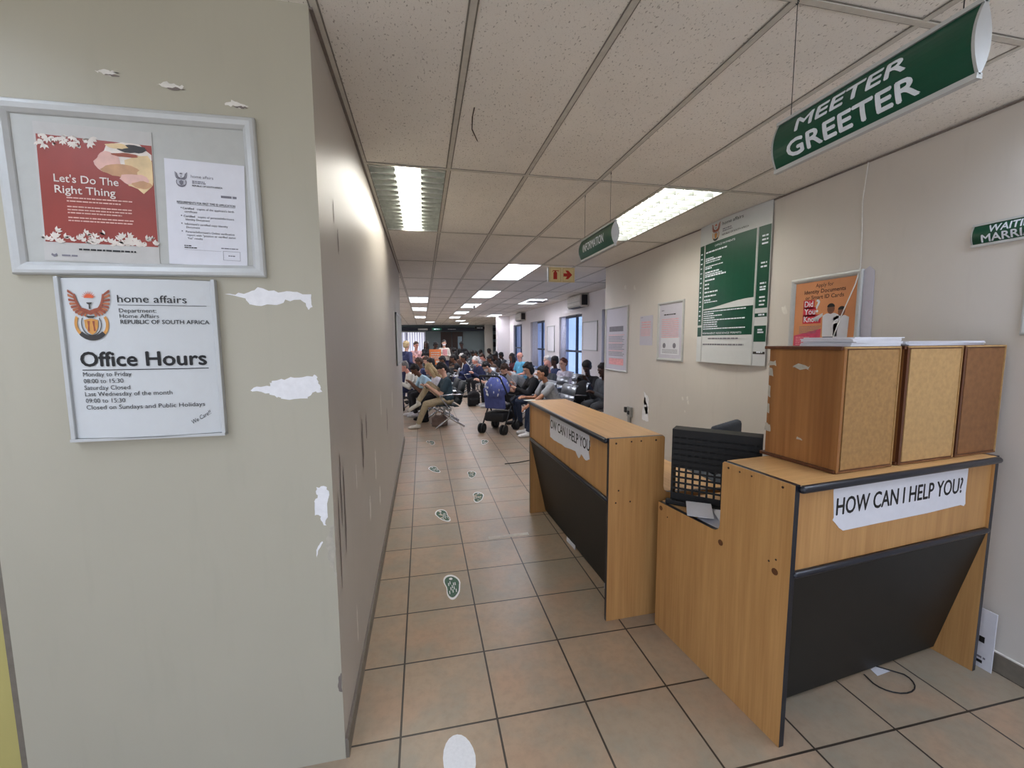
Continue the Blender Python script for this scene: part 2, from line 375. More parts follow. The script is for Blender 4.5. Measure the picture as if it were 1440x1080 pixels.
# window wall
XH = 3.72; WZ0, WZ1 = .62, 2.26
wins = [(6.7, 8.36), (9.50, 11.2), (12.62, 14.35), (15.68, 17.2)]
mb = MB(); y = 5.93
for a, b in wins: 
    mb.box((XH, y, 0), (XH+.28, a, H+.1), 'hall_paint'); mb.box((XH, a, 0), (XH+.28, b, WZ0), 'hall_paint'); mb.box((XH, a, WZ1), (XH+.28, b, H+.1), 'hall_paint'); y = b
mb.box((XH, y, 0), (XH+.28, 18.3, H+.1), 'hall_paint')
struct(mb, 'wall_hall_right')
for i, (a, b) in enumerate(wins):
    r = bpy.data.objects.new('window_%d' % (i+1), None); C.objects.link(r); r['kind'] = 'structure'; r.location = (XH+.10, (a+b)/2, WZ0)
    hw = (b-a)/2; hh = WZ1-WZ0; f = MB()
    for yy in (-hw, -hw*.36, hw-.05): f.box((-.03, yy, 0), (.03, yy+.05, hh), 'frame_dark')
    for zz in (0, .70, hh-.06): f.box((-.03, -hw, zz), (.03, hw, zz+.05), 'frame_dark')
    f.build('window_frame', r); MB().box((-.004, -hw+.02, .02), (.004, hw-.02, hh-.03), 'window_glass').build('pane', r)
struct(MB().box((3.2, 18.0, 0), (3.72, 18.5, H), 'hall_paint'), 'wall_column')
struct(MB().box((3.72, 18.3, 0), (5.4, 18.45, H), 'hall_paint'), 'wall_recess')
struct(MB().box((5.3, 18.45, 0), (5.45, 28, H), 'teal_paint'), 'wall_far_right')
struct(MB().box((4.0, 26.9, 0), (4.45, 27.6, H), 'right_paint'), 'wall_far_column')
# back wall with one window opening
BY = 28; bx0, bx1, bz0, bz1 = -2.2, .19, .85, 2.22
mb = MB().box((bx1, BY, 0), (5.4, BY+.2, H), 'teal_paint').box((-7, BY, 0), (bx0, BY+.2, H), 'teal_paint').box((bx0, BY, 0), (bx1, BY+.2, bz0), 'teal_paint').box((bx0, BY, bz1), (bx1, BY+.2, H), 'teal_paint')
struct(mb, 'wall_back')
r = bpy.data.objects.new('window_5', None); C.objects.link(r); r['kind'] = 'structure'; r.location = ((bx0+bx1)/2, BY+.1, bz0)
MB().box((-1.19, -.02, 0), (-1.13, .02, 1.36), 'frame_dark').box((1.13, -.02, 0), (1.19, .02, 1.36), 'frame_dark').box((-.03, -.02, 0), (.03, .02, 1.36), 'frame_dark').build('window_frame', r)
t = thing('vertical_blind', 'white vertical blinds over the bright window in the far back wall', 'blind', ((bx0+bx1)/2, BY-.06, bz0))
MB().box((-1.22, -.03, 1.37), (1.22, .03, 1.43), 'alu_white').build('headrail', t)
for k in range(16):
    x = -1.14+k*.152; ang = Matrix.Rotation(.5+rnd.uniform(-.25, .25), 3, 'Z')
    MB().box((x-.06, -.0015, 0), (x+.06, .0015, 1.37), 'blind_fabric', ang).build('slat', t)
struct(MB().box((-7, BY-.35, 2.30), (5.3, BY-.001, 2.52), 'bar_blue'), 'trim_3')
# back double door
r = bpy.data.objects.new('door_1', None); C.objects.link(r); r['kind'] = 'structure'; r.location = (1.9, BY-.05, 0)
for sx in (-1, 1):
    d = MB().box((sx*.02, -.03, 0), (sx*.72, .03, 2.24), 'dark_door').build('door_leaf', r)
    MB().box((sx*.07, -.06, .95), (sx*.10, -.03, 1.25), 'chrome').build('door_handle', d)
MB().box((.38, -.045, 1.15), (.66, -.031, 1.95), 'door_glass').build('door_window', r)

# ceiling tiles, with open cells for the recessed lights
LAMPS = [(0, 0, 'A'), (4, 0, 'B'), (3, 2, 'C'), (3, 4, 'C'), (0, 5, 'C'), (6, 5, 'C'), (3, 6, 'C'), (0, 7, 'C'), (3, 8, 'C'), (6, 9, 'C'), (3, 10, 'C'), (0, 10, 'C'), (4, 12, 'C'), (1, 13, 'C'),
         (5, -2, 'B'), (1, -3, 'B'), (-3, -2, 'B'), (-4, 4, 'C'), (-4, 7, 'C'), (-6, 10, 'C'), (-6, 13, 'C'), (5, 14, 'C')]  # the four far-left hall lamps are unseen, added as fill light
cells = {(a, b) for a, b, k in LAMPS}
mb = MB(); nI = range(-13, 12); nJ = range(-3, 17)
for i in nI:
    for j in nJ:
        if (i, j) in cells: continue
        x0, x1, y0, y1 = GX+i*TW, GX+(i+1)*TW, GY+j*TL, GY+(j+1)*TL
        if y0 > 28: continue
        mb.box((x0, y0, H), (x1, y1, H+.015), 'ceiling_tile')
bmesh.ops.remove_doubles(mb.bm, verts=mb.bm.verts[:], dist=.0001)
for v in mb.bm.verts: v.co.z += rnd.uniform(-.0012, .0012) if v.co.z < H+.001 else 0
struct(mb, 'ceiling')
mb = MB()
for i in nI: mb.box((GX+i*TW-.011, -1.9, H-.005), (GX+i*TW+.011, 28, H+.001), 'tile_bar'); mb.box((GX+i*TW-.017, -1.9, H-.0022), (GX+i*TW+.017, 28, H-.0018), 'bar_shadow_gap')  # flat dark strips painted as the shadow gap along each bar
for j in nJ: mb.box((-7, GY+j*TL-.011, H-.006), (5.4, GY+j*TL+.011, H+.001), 'tile_bar'); mb.box((-7, GY+j*TL-.017, H-.0024), (5.4, GY+j*TL+.017, H-.0020), 'bar_shadow_gap')
struct(mb, 'trim_1')
struct(MB().box((-7.2, -2.4, H+.3), (5.6, 29, H+.35), 'hall_paint'), 'ceiling_slab')
struct(MB().box((XR-.012, -2.4, H-.012), (XR-.0005, 5.93, H-.006), 'scuff').box((XW+.0005, YF, H-.012), (XW+.012, 6.9, H-.006), 'scuff'), 'trim_4')

where = {(0, 0): 'nearest one, above the painted corridor wall', (4, 0): 'behind the small green information sign', (3, 2): 'just left of the fire extinguisher sign', (3, 4): 'second beyond the fire extinguisher sign', (0, 5): 'along the left side over the waiting hall', (6, 5): 'right side near the window wall',
         (3, 6): 'split by a thin hanging bar in mid hall', (0, 7): 'small far one on the left side', (3, 8): 'small one beyond the middle of the hall', (6, 9): 'far right near the round column', (3, 10): 'tiny one in the deep middle of the hall', (0, 10): 'tiny one at the deep left', (4, 12): 'tiny one before the dark double door', (1, 13): 'tiny one before the far blinds',
         (5, -2): 'in the top right corner of the photo', (1, -3): 'behind the viewpoint by the entrance', (-3, -2): 'behind the viewpoint at far left', (-4, 7): 'unseen fill added in left part of the hall', (-4, 4): 'unseen fill added in left front of the hall', (-6, 10): 'unseen fill added in left middle of the hall', (-6, 13): 'unseen fill added in left rear of the hall', (5, 14): 'last one near the far right wall'}
for (i, j, kind) in LAMPS:
    cx, cy = GX+(i+.5)*TW, GY+(j+.5)*TL; a, b = TW/2-.012, TL/2-.012
    t = thing('ceiling_light', 'recessed fluorescent ceiling light with white louvres, '+where[(i, j)], 'ceiling light', (cx, cy, H), 0, 'recessed ceiling lights')
    f = MB()
    f.box((-a-.01, -b-.01, .10), (a+.01, b+.01, .104), 'louvre_white')
    for sx in (-1, 1): f.box((sx*a, -b, -.002), (sx*(a+.01), b, .10), 'louvre_white')
    for sy in (-1, 1): f.box((-a, sy*b, -.002), (a, sy*(b+.01), .10), 'louvre_white')
    f.build('housing', t)
    if kind == 'A': strips = [(0, .075)]
    elif kind == 'B': strips = [(-.145, .05), (0, .05), (.145, .05)]
    else: strips = [(-.11, .09), (.11, .09)]
    for sx, wd in strips: MB().box((sx-wd, -b+.03, .035), (sx+wd, b-.03, .045), ('lamp_cool_' if j < 0 else 'lamp_glow_')+kind).build('diffuser', t)
    l = MB(); n = 15 if kind != 'C' else 9
    for k in range(n):
        yy = -b+.03+(2*b-.06)*k/(n-1)
        l.box((-a, yy-.003, .0), (a, yy+.003, .03), 'louvre_grey') if kind != 'A' else (l.box((-a, yy-.003, .0), (-.078, yy+.003, .03), 'louvre'), l.box((.078, yy-.003, .0), (a, yy+.003, .03), 'louvre'))
    for sx in (() if kind == 'A' else (-.075, .075) if kind == 'B' else (0,)): l.box((sx-.003, -b, 0), (sx+.003, b, .04), 'louvre')
    if kind == 'A':
        for sx in (-.081, .081): l.box((sx-.002, -b, .020), (sx+.002, b, .06), 'louvre')
        l.box((-.083, -b, .058), (.083, b, .061), 'louvre')
    l.build('louvre', t)

# ------------------------------------------------------------------ the two counters
def counter(label, loc, rz, L, holes, plugs):
    t = thing('reception_counter', label, 'counter', loc, rz)
    def side(x0, x1, edge_x):
        prof = [(0, 0), (0, 1.068), (.335, 1.068), (.345, 1.058), (.345, .77), (.352, .748), (.368, .737), (.39, .733), (.78, .72), (.78, 0)]
        return MB().prism(prof, 0, x0, x1, 'oak', 'black_edge').build('side_panel', t, bev=.0015)
    s0 = side(0, .025, 0); s1 = side(L-.025, L, L)
    MB().box((.025, -.004, 1.042), (L-.025, .345, 1.067), 'oak_top').build('hutch_top', t, bev=.001)
    MB().cap((.028, -.008, 1.052), (L-.028, -.008, 1.052), .0155, .0155, 'black_edge', 10).build('edge_strip', t, smooth=True)
    MB().box((.025, .012, .725), (L-.025, .028, 1.042), 'oak').build('front_panel', t)
    p = MB().prism([(.004, .70), (.022, .715), (.170, .02), (.150, .02)], 0, .026, L-.026, 'black_laminate').build('kick_panel', t)
    MB().cap((.03, .004, .712), (L-.03, .004, .712), .013, .013, 'black_edge', 10).build('panel_nosing', t, smooth=True)
    MB().box((.025, .30, .695), (L-.025, .78, .72), 'oak_top').build('desk_top', t, bev=.001)
    for which, lst, mat, nm in (('h', holes, 'hole', 'screw_hole'), ('p', plugs, 'plug_brown', 'screw_cap')):
        for (end, yy, zz, rd) in lst:
            xx = -.001 if end == 0 else L+.001
            MB().cyl((xx, yy, zz), (xx+(.004 if end == 0 else -.004), yy, zz), rd, rd, mat, 10).build(nm, s0 if end == 0 else s1)
    return t
A2 = Vector((1.3346, 1.2539, 0)); R2 = math.radians(5.87)
def c2(x, y, z=0):
    return (A2.x+x*math.cos(R2)-y*math.sin(R2), A2.y+x*math.sin(R2)+y*math.cos(R2), z)
counter('nearer oak laminate reception counter carrying three wooden cabinets, black slanted front', A2, R2, 1.262,
        [(0, .05, 1.045, .005), (0, .19, 1.045, .004), (0, .25, 1.045, .004), (0, .31, 1.045, .005), (0, .09, .73, .004), (0, .06, .75, .004), (0, .70, .66, .004)],
        [(0, .335, .69, .014), (0, .062, .70, .014), (0, .755, .69, .013)])
B1 = (.945, 3.70, 0); RB = math.radians(-88.4)
counter('farther oak laminate reception counter beside the corridor with torn paper sign', B1, RB, 1.6,
        [(1, .042, 1.04, .006), (1, .135, 1.045, .005), (1, .195, 1.045, .005), (1, .288, 1.045, .006), (1, .062, .77, .005), (1, .046, .70, .005), (1, .135, .70, .005)], [])
def b1(x, y, z=0): return (B1[0]+x*math.cos(RB)-y*math.sin(RB), B1[1]+x*math.sin(RB)+y*math.cos(RB), z)

# paper signs on the counters
t = thing('paper_sign', 'white paper sign reading HOW CAN I HELP YOU? taped on nearer counter', 'sign', c2(0, 0), R2)
rs = random.Random(5)
outl = [(.232, 1.037), (.5, 1.036), (.8, 1.035), (1.052, 1.032), (1.060, 1.024), (1.058, .91), (1.064, .86), (1.055, .850), (1.03, .858), (.8, .851), (.5, .850), (.285, .848), (.262, .862), (.24, .884), (.222, .90), (.228, .91), (.216, 1.02), (.221, 1.033)]
MB().prism([(x, z) for x, z in outl], 1, .0105, .0118, 'paper').build('sheet', t)
MB().text('HOW CAN I HELP YOU?', .238, .918, .068, 'ink', w=.79, bold=.02, y=.0098).build('lettering', t)
t = thing('paper_sign', 'torn white paper sign with clipped help wording on farther counter', 'sign', b1(0, 0), RB)
outl = ragged([(.565, 1.03), (.9, 1.035), (1.27, 1.035), (1.31, 1.02), (1.325, .96), (1.30, .93), (1.32, .87), (1.26, .855), (1.19, .872), (1.15, .835), (1.09, .865), (.9, .85), (.7, .842), (.565, .848), (.56, .9)], .004, 3, rs)
MB().prism(outl, 1, .0105, .0118, 'paper').build('sheet', t)
MB().text('OW CAN I HELP YOU', .575, .925, .068, 'ink', w=.745, bold=.02, y=.0098).build('lettering', t)
for k, (xx, ww) in enumerate(((.62, .16), (1.30, .2))):
    tag(MB().box((0, 0, 0), (ww, .003, .035), 'paper').build('paper_scrap', None, loc=b1(xx, .135, .0), rz=RB+.05), ['white paper scrap at the foot of farther counter, middle', 'white paper scrap at the foot of farther counter, near end'][k], 'paper', 'scraps at the counter foot')

# wooden cabinets on the nearer counter
def cabinet(label, x0, x1, mats, tilt):
    wd = x1-x0; t = thing('wooden_cabinet', label, 'cabinet', c2(x0, .045, 1.0685), R2+tilt, 'wooden cabinets on the counter')
    h = .508; d = .325
    for xx in (0, wd-.018): MB().box((xx, .0125, .014), (xx+.018, d, h-.014), 'cherry').build('side_panel', t, bev=.001)
    MB().box((-.008, .004, 0), (wd+.0, d+.02, .014), 'cherry_dark', bev=.002).build('base', t)
    MB().box((-.012, .004, h-.014), (wd+.0, d+.02, h), 'cherry_dark', bev=.002).build('top', t)
    MB().box((.028, .004, .012), (wd-.004, .010, h-.012), mats, bev=.0012).build('back_board', t)
    MB().box((.0, .0, .004), (.014, .012, h-.004), 'cherry' if mats == 'mdf' else 'cherry_dark').box((.0, .0, h-.008), (wd, .004, h-.001), 'mdf_pale').box((.0, .0, .001), (wd, .004, .007), 'mdf_brown').box((wd-.003, .0, .004), (wd, .012, h-.004), 'mdf_pale').build('edge_frame', t)
    MB().box((.018, d-.02, .014), (wd-.018, d, h-.014), 'cherry_dark').build('door', t)
    return t
c = cabinet('leftmost wooden cabinet on the counter, speckled tan back and worn cherry side', .272, .600, 'mdf', .0)
s = [x for x in c.children if x.name.startswith('side_panel')][0]
rs = random.Random(9); mb = MB()
for (y, z, a, b) in ((.31, .43, .02, .012), (.315, .39, .012, .02), (.17, .42, .04, .008), (.315, .13, .016, .02), (.16, .11, .012, .006), (.318, .3, .007, .03), (.318, .22, .006, .025)):
    mb.face([(-.0008, p, q) for p, q in ragged(blob(y, z, [(-a, -b), (a, -b*.7), (a*.9, b), (-a*.8, b*.8)]), a*.2, 3, rs)], 'plaster_shade')
mb.build('tape_residue', s)
cabinet('middle wooden cabinet on the counter with pale plain tan back', .640, 1.000, 'mdf_pale', -.012)
cabinet('rightmost wooden cabinet on the counter with brown back, beside the wall', 1.022, 1.322, 'mdf_brown', -.01)
rp = random.Random(4)
def stack(label, x0, x1, n, z, y0=.03):
    t = thing('paper_stack', label, 'paper', c2((x0+x1)/2, y0+.12, z), R2, 'paper stacks on the cabinets')
    for k in range(n):
        a = rp.uniform(-.03, .03); dx = rp.uniform(-.012, .012); hw = (x1-x0)/2
        MB().box((-hw+dx, -.105, k*.0045), (hw+dx, .105, k*.0045+.004), 'paper', Matrix.Rotation(a, 3, 'Z')).build('sheet_bundle', t)
stack('tall stack of white paper on the leftmost wooden cabinet', .315, .60, 8, 1.5775)
stack('lower spread of white paper on the two right-hand wooden cabinets', .66, 1.20, 4, 1.5775, .05)

# black crate, chair and papers behind the nearer counter
p0 = Vector(c2(.05, .745)); p1 = Vector(c2(.318, .422)); d = p1-p0
t = thing('plastic_crate', 'black plastic crate standing on its side on the desk, square holes', 'crate', (p0.x, p0.y, .7205), math.atan2(d.y, d.x))
L = d.length; mb = MB(); zz = [0, .045]+[.07+.028*k for k in range(12)]+[.405]
nx = 12; cw = L/nx
mb.box((0, 0, 0), (L, .006, .05), 'crate_black'); mb.box((0, 0, .375), (L, .006, .41), 'crate_black')
for k in range(13): 
    xx = min(k*cw, L-.010); mb.box((xx, 0, .05), (xx+.010, .006, .375), 'crate_black')
for k in range(11): mb.box((0, .0005, .05+k*.031), (L, .0055, .06+k*.031), 'crate_black')
mb.box((0, 0.0005, .20), (L, .0052, .375), 'crate_black')
mb.build('grid_panel', t)
MB().box((0, .006, 0), (.006, .10, .41), 'crate_black').box((L-.006, .006, 0), (L, .10, .41), 'crate_black').box((0, .006, .404), (L, .10, .41), 'crate_black').box((0, .006, 0), (L, .10, .006), 'crate_black').build('rim', t)
MB().box((-.02, -.035, 0), (L, -.002, .026), 'crate_black', bev=.006).build('base_lip', t)
t = thing('loose_papers', 'loose white papers on the desk beside the black crate', 'paper', c2(.03, .38, .721), R2)
for k, (dx, dy, a, tz) in enumerate(((.02, .02, .3, .2), (.04, .03, -.5, .35), (.03, .06, .9, .1))):
    MB().box((0, 0, k*.004), (.17, .12, k*.004+.002), 'paper', Matrix.Rotation(a, 3, 'Z') @ Matrix.Rotation(-tz*.6, 3, 'Y'), (0, 0, k*.004)).build('sheet', t, loc=(dx, dy, .02 if k else 0.0))
t = thing('office_chair', 'dark padded office chair behind the counter, only its back top showing', 'chair', (2.24, 2.72, 0), .5)
MB().box((-.22, -.03, .62), (.22, .04, .985), 'office_fabric', bev=.03).build('backrest', t, smooth=True)
MB().box((-.23, .02, .44), (.23, .46, .52), 'office_fabric', bev=.03).build('seat', t, smooth=True)
MB().cyl((0, .24, .08), (0, .24, .44), .025, .025, 'chrome').box((-.03, -.01, .46), (.03, .02, .8), 'black').build('post', t)
mb = MB()
for k in range(5):
    a = k*2*PI/5; mb.cap((0, .24, .1), (.28*math.cos(a), .24+.28*math.sin(a), .06), .022, .016, 'black'); mb.ell((.28*math.cos(a), .24+.28*math.sin(a), .028), (.026, .026, .028), 'black')
mb.build('base', t, smooth=True)

# ------------------------------------------------------------------ emblem
def emblem(parent, cx, cz, h, y, colour=True, warp=None):
    W = warp or (lambda a, b: 0); mb = MB(); k = h/1.0
    c = (lambda n: n) if colour else (lambda n: 'ink_grey' if n != 'paper' else 'paper')
    def F(pts, mat, dy): mb.face([(cx+x*k*.76, y-dy+W(cx+x*k*.76, cz), cz+z*k) for x, z in pts], c(mat))
    def ring(x, z, rx, rz, t0, t1, th, mat, dy, n=24):
        pts = [(x+rx*math.cos(t0+(t1-t0)*i/n), z+rz*math.sin(t0+(t1-t0)*i/n)) for i in range(n+1)]
        pts += [(x+(rx-th)*math.cos(t0+(t1-t0)*i/n), z+(rz-th)*math.sin(t0+(t1-t0)*i/n)) for i in range(n, -1, -1)]
        for i in range(n): F([pts[i], pts[i+1], pts[2*n-i], pts[2*n+1-i]], mat, dy)
    ring(0, -.18, .42, .33, -PI*.27, PI*.16, .07, 'emb_gold', .0004); ring(0, -.18, .42, .33, PI*.84, PI*1.27, .07, 'emb_gold', .0004)
    ring(0, -.18, .42, .335, PI*1.22, PI*1.78, .10, 'emb_dark', .0006)
    ring(0, -.18, .25, .24, PI*.82, PI*2.18, .02, 'emb_dark', .0005)
    for sx in (-1, 1):
        bz2 = lambda a, b, c_, u: tuple((1-u)**2*a[n]+2*u*(1-u)*b[n]+u*u*c_[n] for n in (0, 1))
        for q in range(10):     # wing feathers
            u = q/9; g0 = bz2((.08, .07), (.30, .10), (.36, .40), u); g1 = bz2((.13, -.03), (.54, .0), (.50, .48), min(1, u*1.0+.02))
            dx, dz = g1[0]-g0[0], g1[1]-g0[1]; n_ = math.hypot(dx, dz)+1e-6; ox, oz = -dz/n_*.026, dx/n_*.026
            F([(sx*(g0[0]-ox*.7), g0[1]-oz*.7), (sx*(g1[0]-ox), g1[1]-oz), (sx*(g1[0]+dx*.08), g1[1]+dz*.08+.015), (sx*(g1[0]+ox), g1[1]+oz), (sx*(g0[0]+ox*.7), g0[1]+oz*.7)], 'emb_brown' if q % 2 else 'emb_feather', .0006)
        st = [bz2((.06, .08), (.27, .12), (.33, .42), u/8) for u in range(9)]; en = [bz2((.07, .04), (.34, .08), (.385, .42), u/8) for u in range(9)]
        for q in range(8): F([(sx*p_[0], p_[1]) for p_ in (st[q], st[q+1], en[q+1], en[q])], 'emb_brown', .0009)
        F([(0, .0), (sx*.16, .05), (sx*.30, .12), (sx*.27, .16), (sx*.12, .13), (0, .09)], 'emb_brown', .0008)
    n = 9
    for q in range(n):         # rising sun
        a = PI*(.08+.84*q/(n-1)); F([(.10*math.cos(a-.13), .34+.07*math.sin(a-.13)), (.19*math.cos(a), .34+.15*math.sin(a)), (.10*math.cos(a+.13), .34+.07*math.sin(a+.13))], 'emb_orange', .0006)
    F([(.11*math.cos(PI*i/10), .34+.075*math.sin(PI*i/10)) for i in range(11)], 'emb_orange', .0008)
    F([(-.07, .25), (.07, .25), (.05, .22), (.015, .21), (.02, .12), (-.02, .12), (-.015, .21), (-.05, .22)], 'emb_dark', .001)
    F([(-.13, -.02), (.13, -.02), (.06, -.06), (-.06, -.06)], 'emb_dark', .0006)
    F([(-.17, -.10), (0, -.07), (.17, -.10), (.16, -.24), (.09, -.35), (0, -.40), (-.09, -.35), (-.16, -.24)], 'emb_gold', .0007)
    for sx in (-1, 1):
        F([(sx*.03, -.12), (sx*.09, -.12), (sx*.08, -.22), (sx*.10, -.32), (sx*.05, -.33), (sx*.05, -.24)], 'emb_brown', .001)
    o = mb.build('emblem', parent); return o

# ------------------------------------------------------------------ notices on the left pillar
def snap_frame(t, w, h, fwid, mat, dep=.018):
    for a, b, c_, d_ in (((0, 0), (w, 0), (w-fwid, fwid), (fwid, fwid)), ((w, 0), (w, h), (w-fwid, h-fwid), (w-fwid, fwid)), ((w, h), (0, h), (fwid, h-fwid), (w-fwid, h-fwid)), ((0, h), (0, 0), (fwid, fwid), (fwid, h-fwid))):
        mb = MB()   # mitred rail with a rounded profile
        out = [Vector((a[0], 0, a[1])), Vector((b[0], 0, b[1]))]; inn = [Vector((d_[0], 0, d_[1])), Vector((c_[0], 0, c_[1]))]
        prof = [(0, 0), (0, .6), (.12, .9), (.35, 1), (.7, .85), (.95, .45), (1, .25), (1, 0)]
        rows = [[out[e].lerp(inn[e], u)+Vector((0, -dep*v, 0)) for u, v in prof] for e in (0, 1)]
        for i in range(len(prof)-1): mb.face([rows[0][i], rows[1][i], rows[1][i+1], rows[0][i+1]], mat)
        mb.build('frame_rail', t, smooth=False)
FW, FH = .690, .500
t = thing('notice_case', 'silver snap frame on the pillar holding a red poster and a white notice', 'frame', (-1.192, YF-.001, 1.812), 0)
t.rotation_euler.y = -.012
MB().box((.01, -.003, .01), (FW-.01, 0, FH-.01), 'board_grey').build('backing', t)
snap_frame(t, FW, FH, .038, 'alu_white', .02)
# red poster inside the frame
t = thing('poster', 'red poster reading Let\'s Do The Right Thing with white leaf borders', 'poster', (-1.112, YF-.006, 1.857), 0)
t.rotation_euler.y = .018
W_, H_ = .303, .40
MB().box((0, 0, 0), (W_, .001, H_), 'paper_dull').build('sheet', t)
mb = MB(); mb.face([(.006, -.0006, .055), (W_-.002, -.0006, .055), (W_-.002, -.0006, .36), (.006, -.0006, .365)], 'red_poster'); mb.build('red_ground', t)
mb = MB(); rl = random.Random(2)
for k in range(150):
    top = k % 2; x = rl.uniform(.004, W_-.006); z = (rl.triangular(.335, .372, .366) if top else rl.triangular(.05, .088, .054))
    if top and x > .15: continue
    a = rl.uniform(.3, 2.8); L = rl.uniform(.010, .018)
    for sd in (-.5, .0, .5):
        dx, dz = math.cos(a+sd*1.5)*L, (1 if not top else -1)*abs(math.sin(a+sd*1.5))*L
        mb.face([(x, -.001-.00001*k, z), (x+dx*.5-dz*.22, -.001-.00001*k, z+dz*.5+dx*.22), (x+dx, -.001-.00001*k, z+dz), (x+dx*.5+dz*.22, -.001-.00001*k, z+dz*.5-dx*.22)], 'leaf_white')
mb.build('leaf_border', t)
mb = MB(); rl = random.Random(6)
def pol(x, z, rx, rz, mat, dy, j=.15):
    mb.face([(min(max(x+rx*math.cos(i*PI/9)*rl.uniform(1-j, 1+j), .0), W_-.003), -dy, min(z+rz*math.sin(i*PI/9)*rl.uniform(1-j, 1+j), .362)) for i in range(18)], mat)
pol(.235, .318, .07, .045, 'leaf_white', .0012); pol(.265, .275, .045, .055, 'tan2', .0014); pol(.215, .278, .05, .018, 'tan', .0016); pol(.25, .255, .04, .016, 'pale_pink', .0019); pol(.185, .30, .035, .03, 'pale_pink', .0015); pol(.27, .24, .025, .012, 'tan', .0023)
pol(.25, .345, .04, .012, 'emb_dark', .0021); pol(.23, .325, .035, .006, 'emb_brown', .0020); pol(.21, .35, .03, .008, 'tan2', .0022)
mb.build('picture', t)
MB().text("Let's Do The", .042, .232, .022, 'leaf_white', w=.165, bold=.012, y=-.0022).text('Right Thing', .042, .200, .022, 'leaf_white', w=.155, bold=.012, y=-.0022).build('lettering', t)
mb = MB()
for k, z in enumerate((.186, .176, .160, .151, .142, .128, .119)): mb.strokes(.07, .07+.17-(k % 3 == 1)*.03, z, .0035, 'pale_pink', -.0022, rnd=rl)
mb.strokes(.09, .24, .034, .005, 'ink', -.0014, rnd=rl); mb.strokes(.045, .085, .014, .005, 'ink_grey', -.0014, rnd=rl)
mb.face([(.018, -.0014, .016), (.026, -.0014, .010), (.034, -.0014, .016), (.032, -.0014, .022), (.026, -.0014, .018), (.020, -.0014, .022)], 'ink_grey')
mb.build('small_print', t)
# white typed notice inside the frame
t = thing('notice', 'white typed notice about identity applications beside the red poster', 'notice', (-.783, YF-.0065, 1.857), 0); t.rotation_euler.y = .03
W_, H_ = .225, .322
MB().box((0, 0, 0), (W_, .001, H_), 'paper').build('sheet', t)
emblem(t, .045, .262, .045, -.0008, False)
mb = MB().text('home affairs', .072, .27, .009, 'ink_grey', y=-.001).strokes(.075, .11, .258, .003, 'ink_grey').strokes(.075, .115, .253, .003, 'ink_grey').text('REPUBLIC OF SOUTH AFRICA', .075, .244, .005, 'ink', w=.085, bold=.01, y=-.001)
mb.text('REQUIREMENTS FOR FIRST TIME ID APPLICATION', .03, .190, .0062, 'ink', w=.165, bold=.012, y=-.001).box((.03, -.0012, .1875), (.195, -.001, .1883), 'ink')
rl = random.Random(8)
for s_, x, z in (('Certified', .045, .172), ('copies of the applicant\'s birth', .085, .172), ('certificate', .05, .162), ('Certified', .047, .148), ('copies of parents/informants', .087, .148), ('Identity Document', .052, .138), ('Informant\'s certified copy Identity', .049, .124), ('Document', .053, .114), ('Parents/informant\'s Online verification', .051, .100), ('report with "positive or verified status', .054, .090), ('Yes" results', .055, .080)):
    mb.text(s_, x, z, .0062, 'ink', y=-.001, bold=.008 if s_ == 'Certified' else 0)
for z in (.1745, .1505, .1265, .1025): mb.face([(.0395, -.001, z), (.0425, -.001, z), (.0425, -.001, z+.003), (.0395, -.001, z+.003)], 'ink')
mb.strokes(.045, .065, .058, .003, 'ink').strokes(.045, .08, .052, .003, 'ink').strokes(.155, .2, .216, .007, 'ink_grey').strokes(.15, .2, .056, .003, 'ink_grey')
for a, b in (((.155, .02), (.205, .0208)), ((.155, .048), (.205, .0488)), ((.155, .02), (.1558, .048)), ((.2042, .02), (.205, .048)), ((.045, .047), (.15, .0475))): mb.box((a[0], -.0012, a[1]), (b[0], -.001, b[1]), 'ink_grey')
mb.strokes(.17, .19, .033, .003, 'ink_grey')
mb.build('lettering', t)
# office hours sign: sheet bowed between two rails
t = thing('office_hours_sign', 'white curved Office Hours sign with crest, below the silver notice frame', 'sign', (-1.088, YF-.001, 1.300), 0)
W_, H_ = .434, .508
bow = lambda x, z: -.022*(1-((x-W_/2)/(W_/2))**2)-.008
mb = MB(); n = 16
for i in range(n):
    x0, x1 = .008+(W_-.016)*i/n, .008+(W_-.016)*(i+1)/n
    mb.face([(x0, bow(x0, 0), .006), (x1, bow(x1, 0), .006), (x1, bow(x1, 0), H_-.004), (x0, bow(x0, 0), H_-.004)], 'sign_white')
    for zz in (.003, H_-.003): mb.face([(x0, bow(x0, 0), zz), (x1, bow(x1, 0), zz), (x1, 0, zz), (x0, 0, zz)], 'alu')
mb.build('sheet', t, smooth=True)
for xx in (0, W_-.012): MB().box((xx, -.02, 0), (xx+.012, 0, H_), 'alu', bev=.002).build('side_rail', t)
MB().box((0, -.024, -.004), (W_, 0, .005), 'alu').build('bottom_rail', t)
emblem(t, .090, .392, .152, -.002, True, bow)
mb = MB(); I = 'ink'
mb.text('home affairs', .168, .431, .0225, I, w=.185, y=-.002, warp=bow)
mb.text('Department:', .170, .400, .0125, I, w=.100, y=-.002, warp=bow).text('Home Affairs', .170, .383, .0125, I, w=.106, y=-.002, warp=bow).text('REPUBLIC OF SOUTH AFRICA', .171, .365, .0125, I, w=.238, bold=.014, y=-.002, warp=bow)
mb.text('Office Hours', .048, .234, .044, I, w=.345, bold=.03, y=-.002, warp=bow)
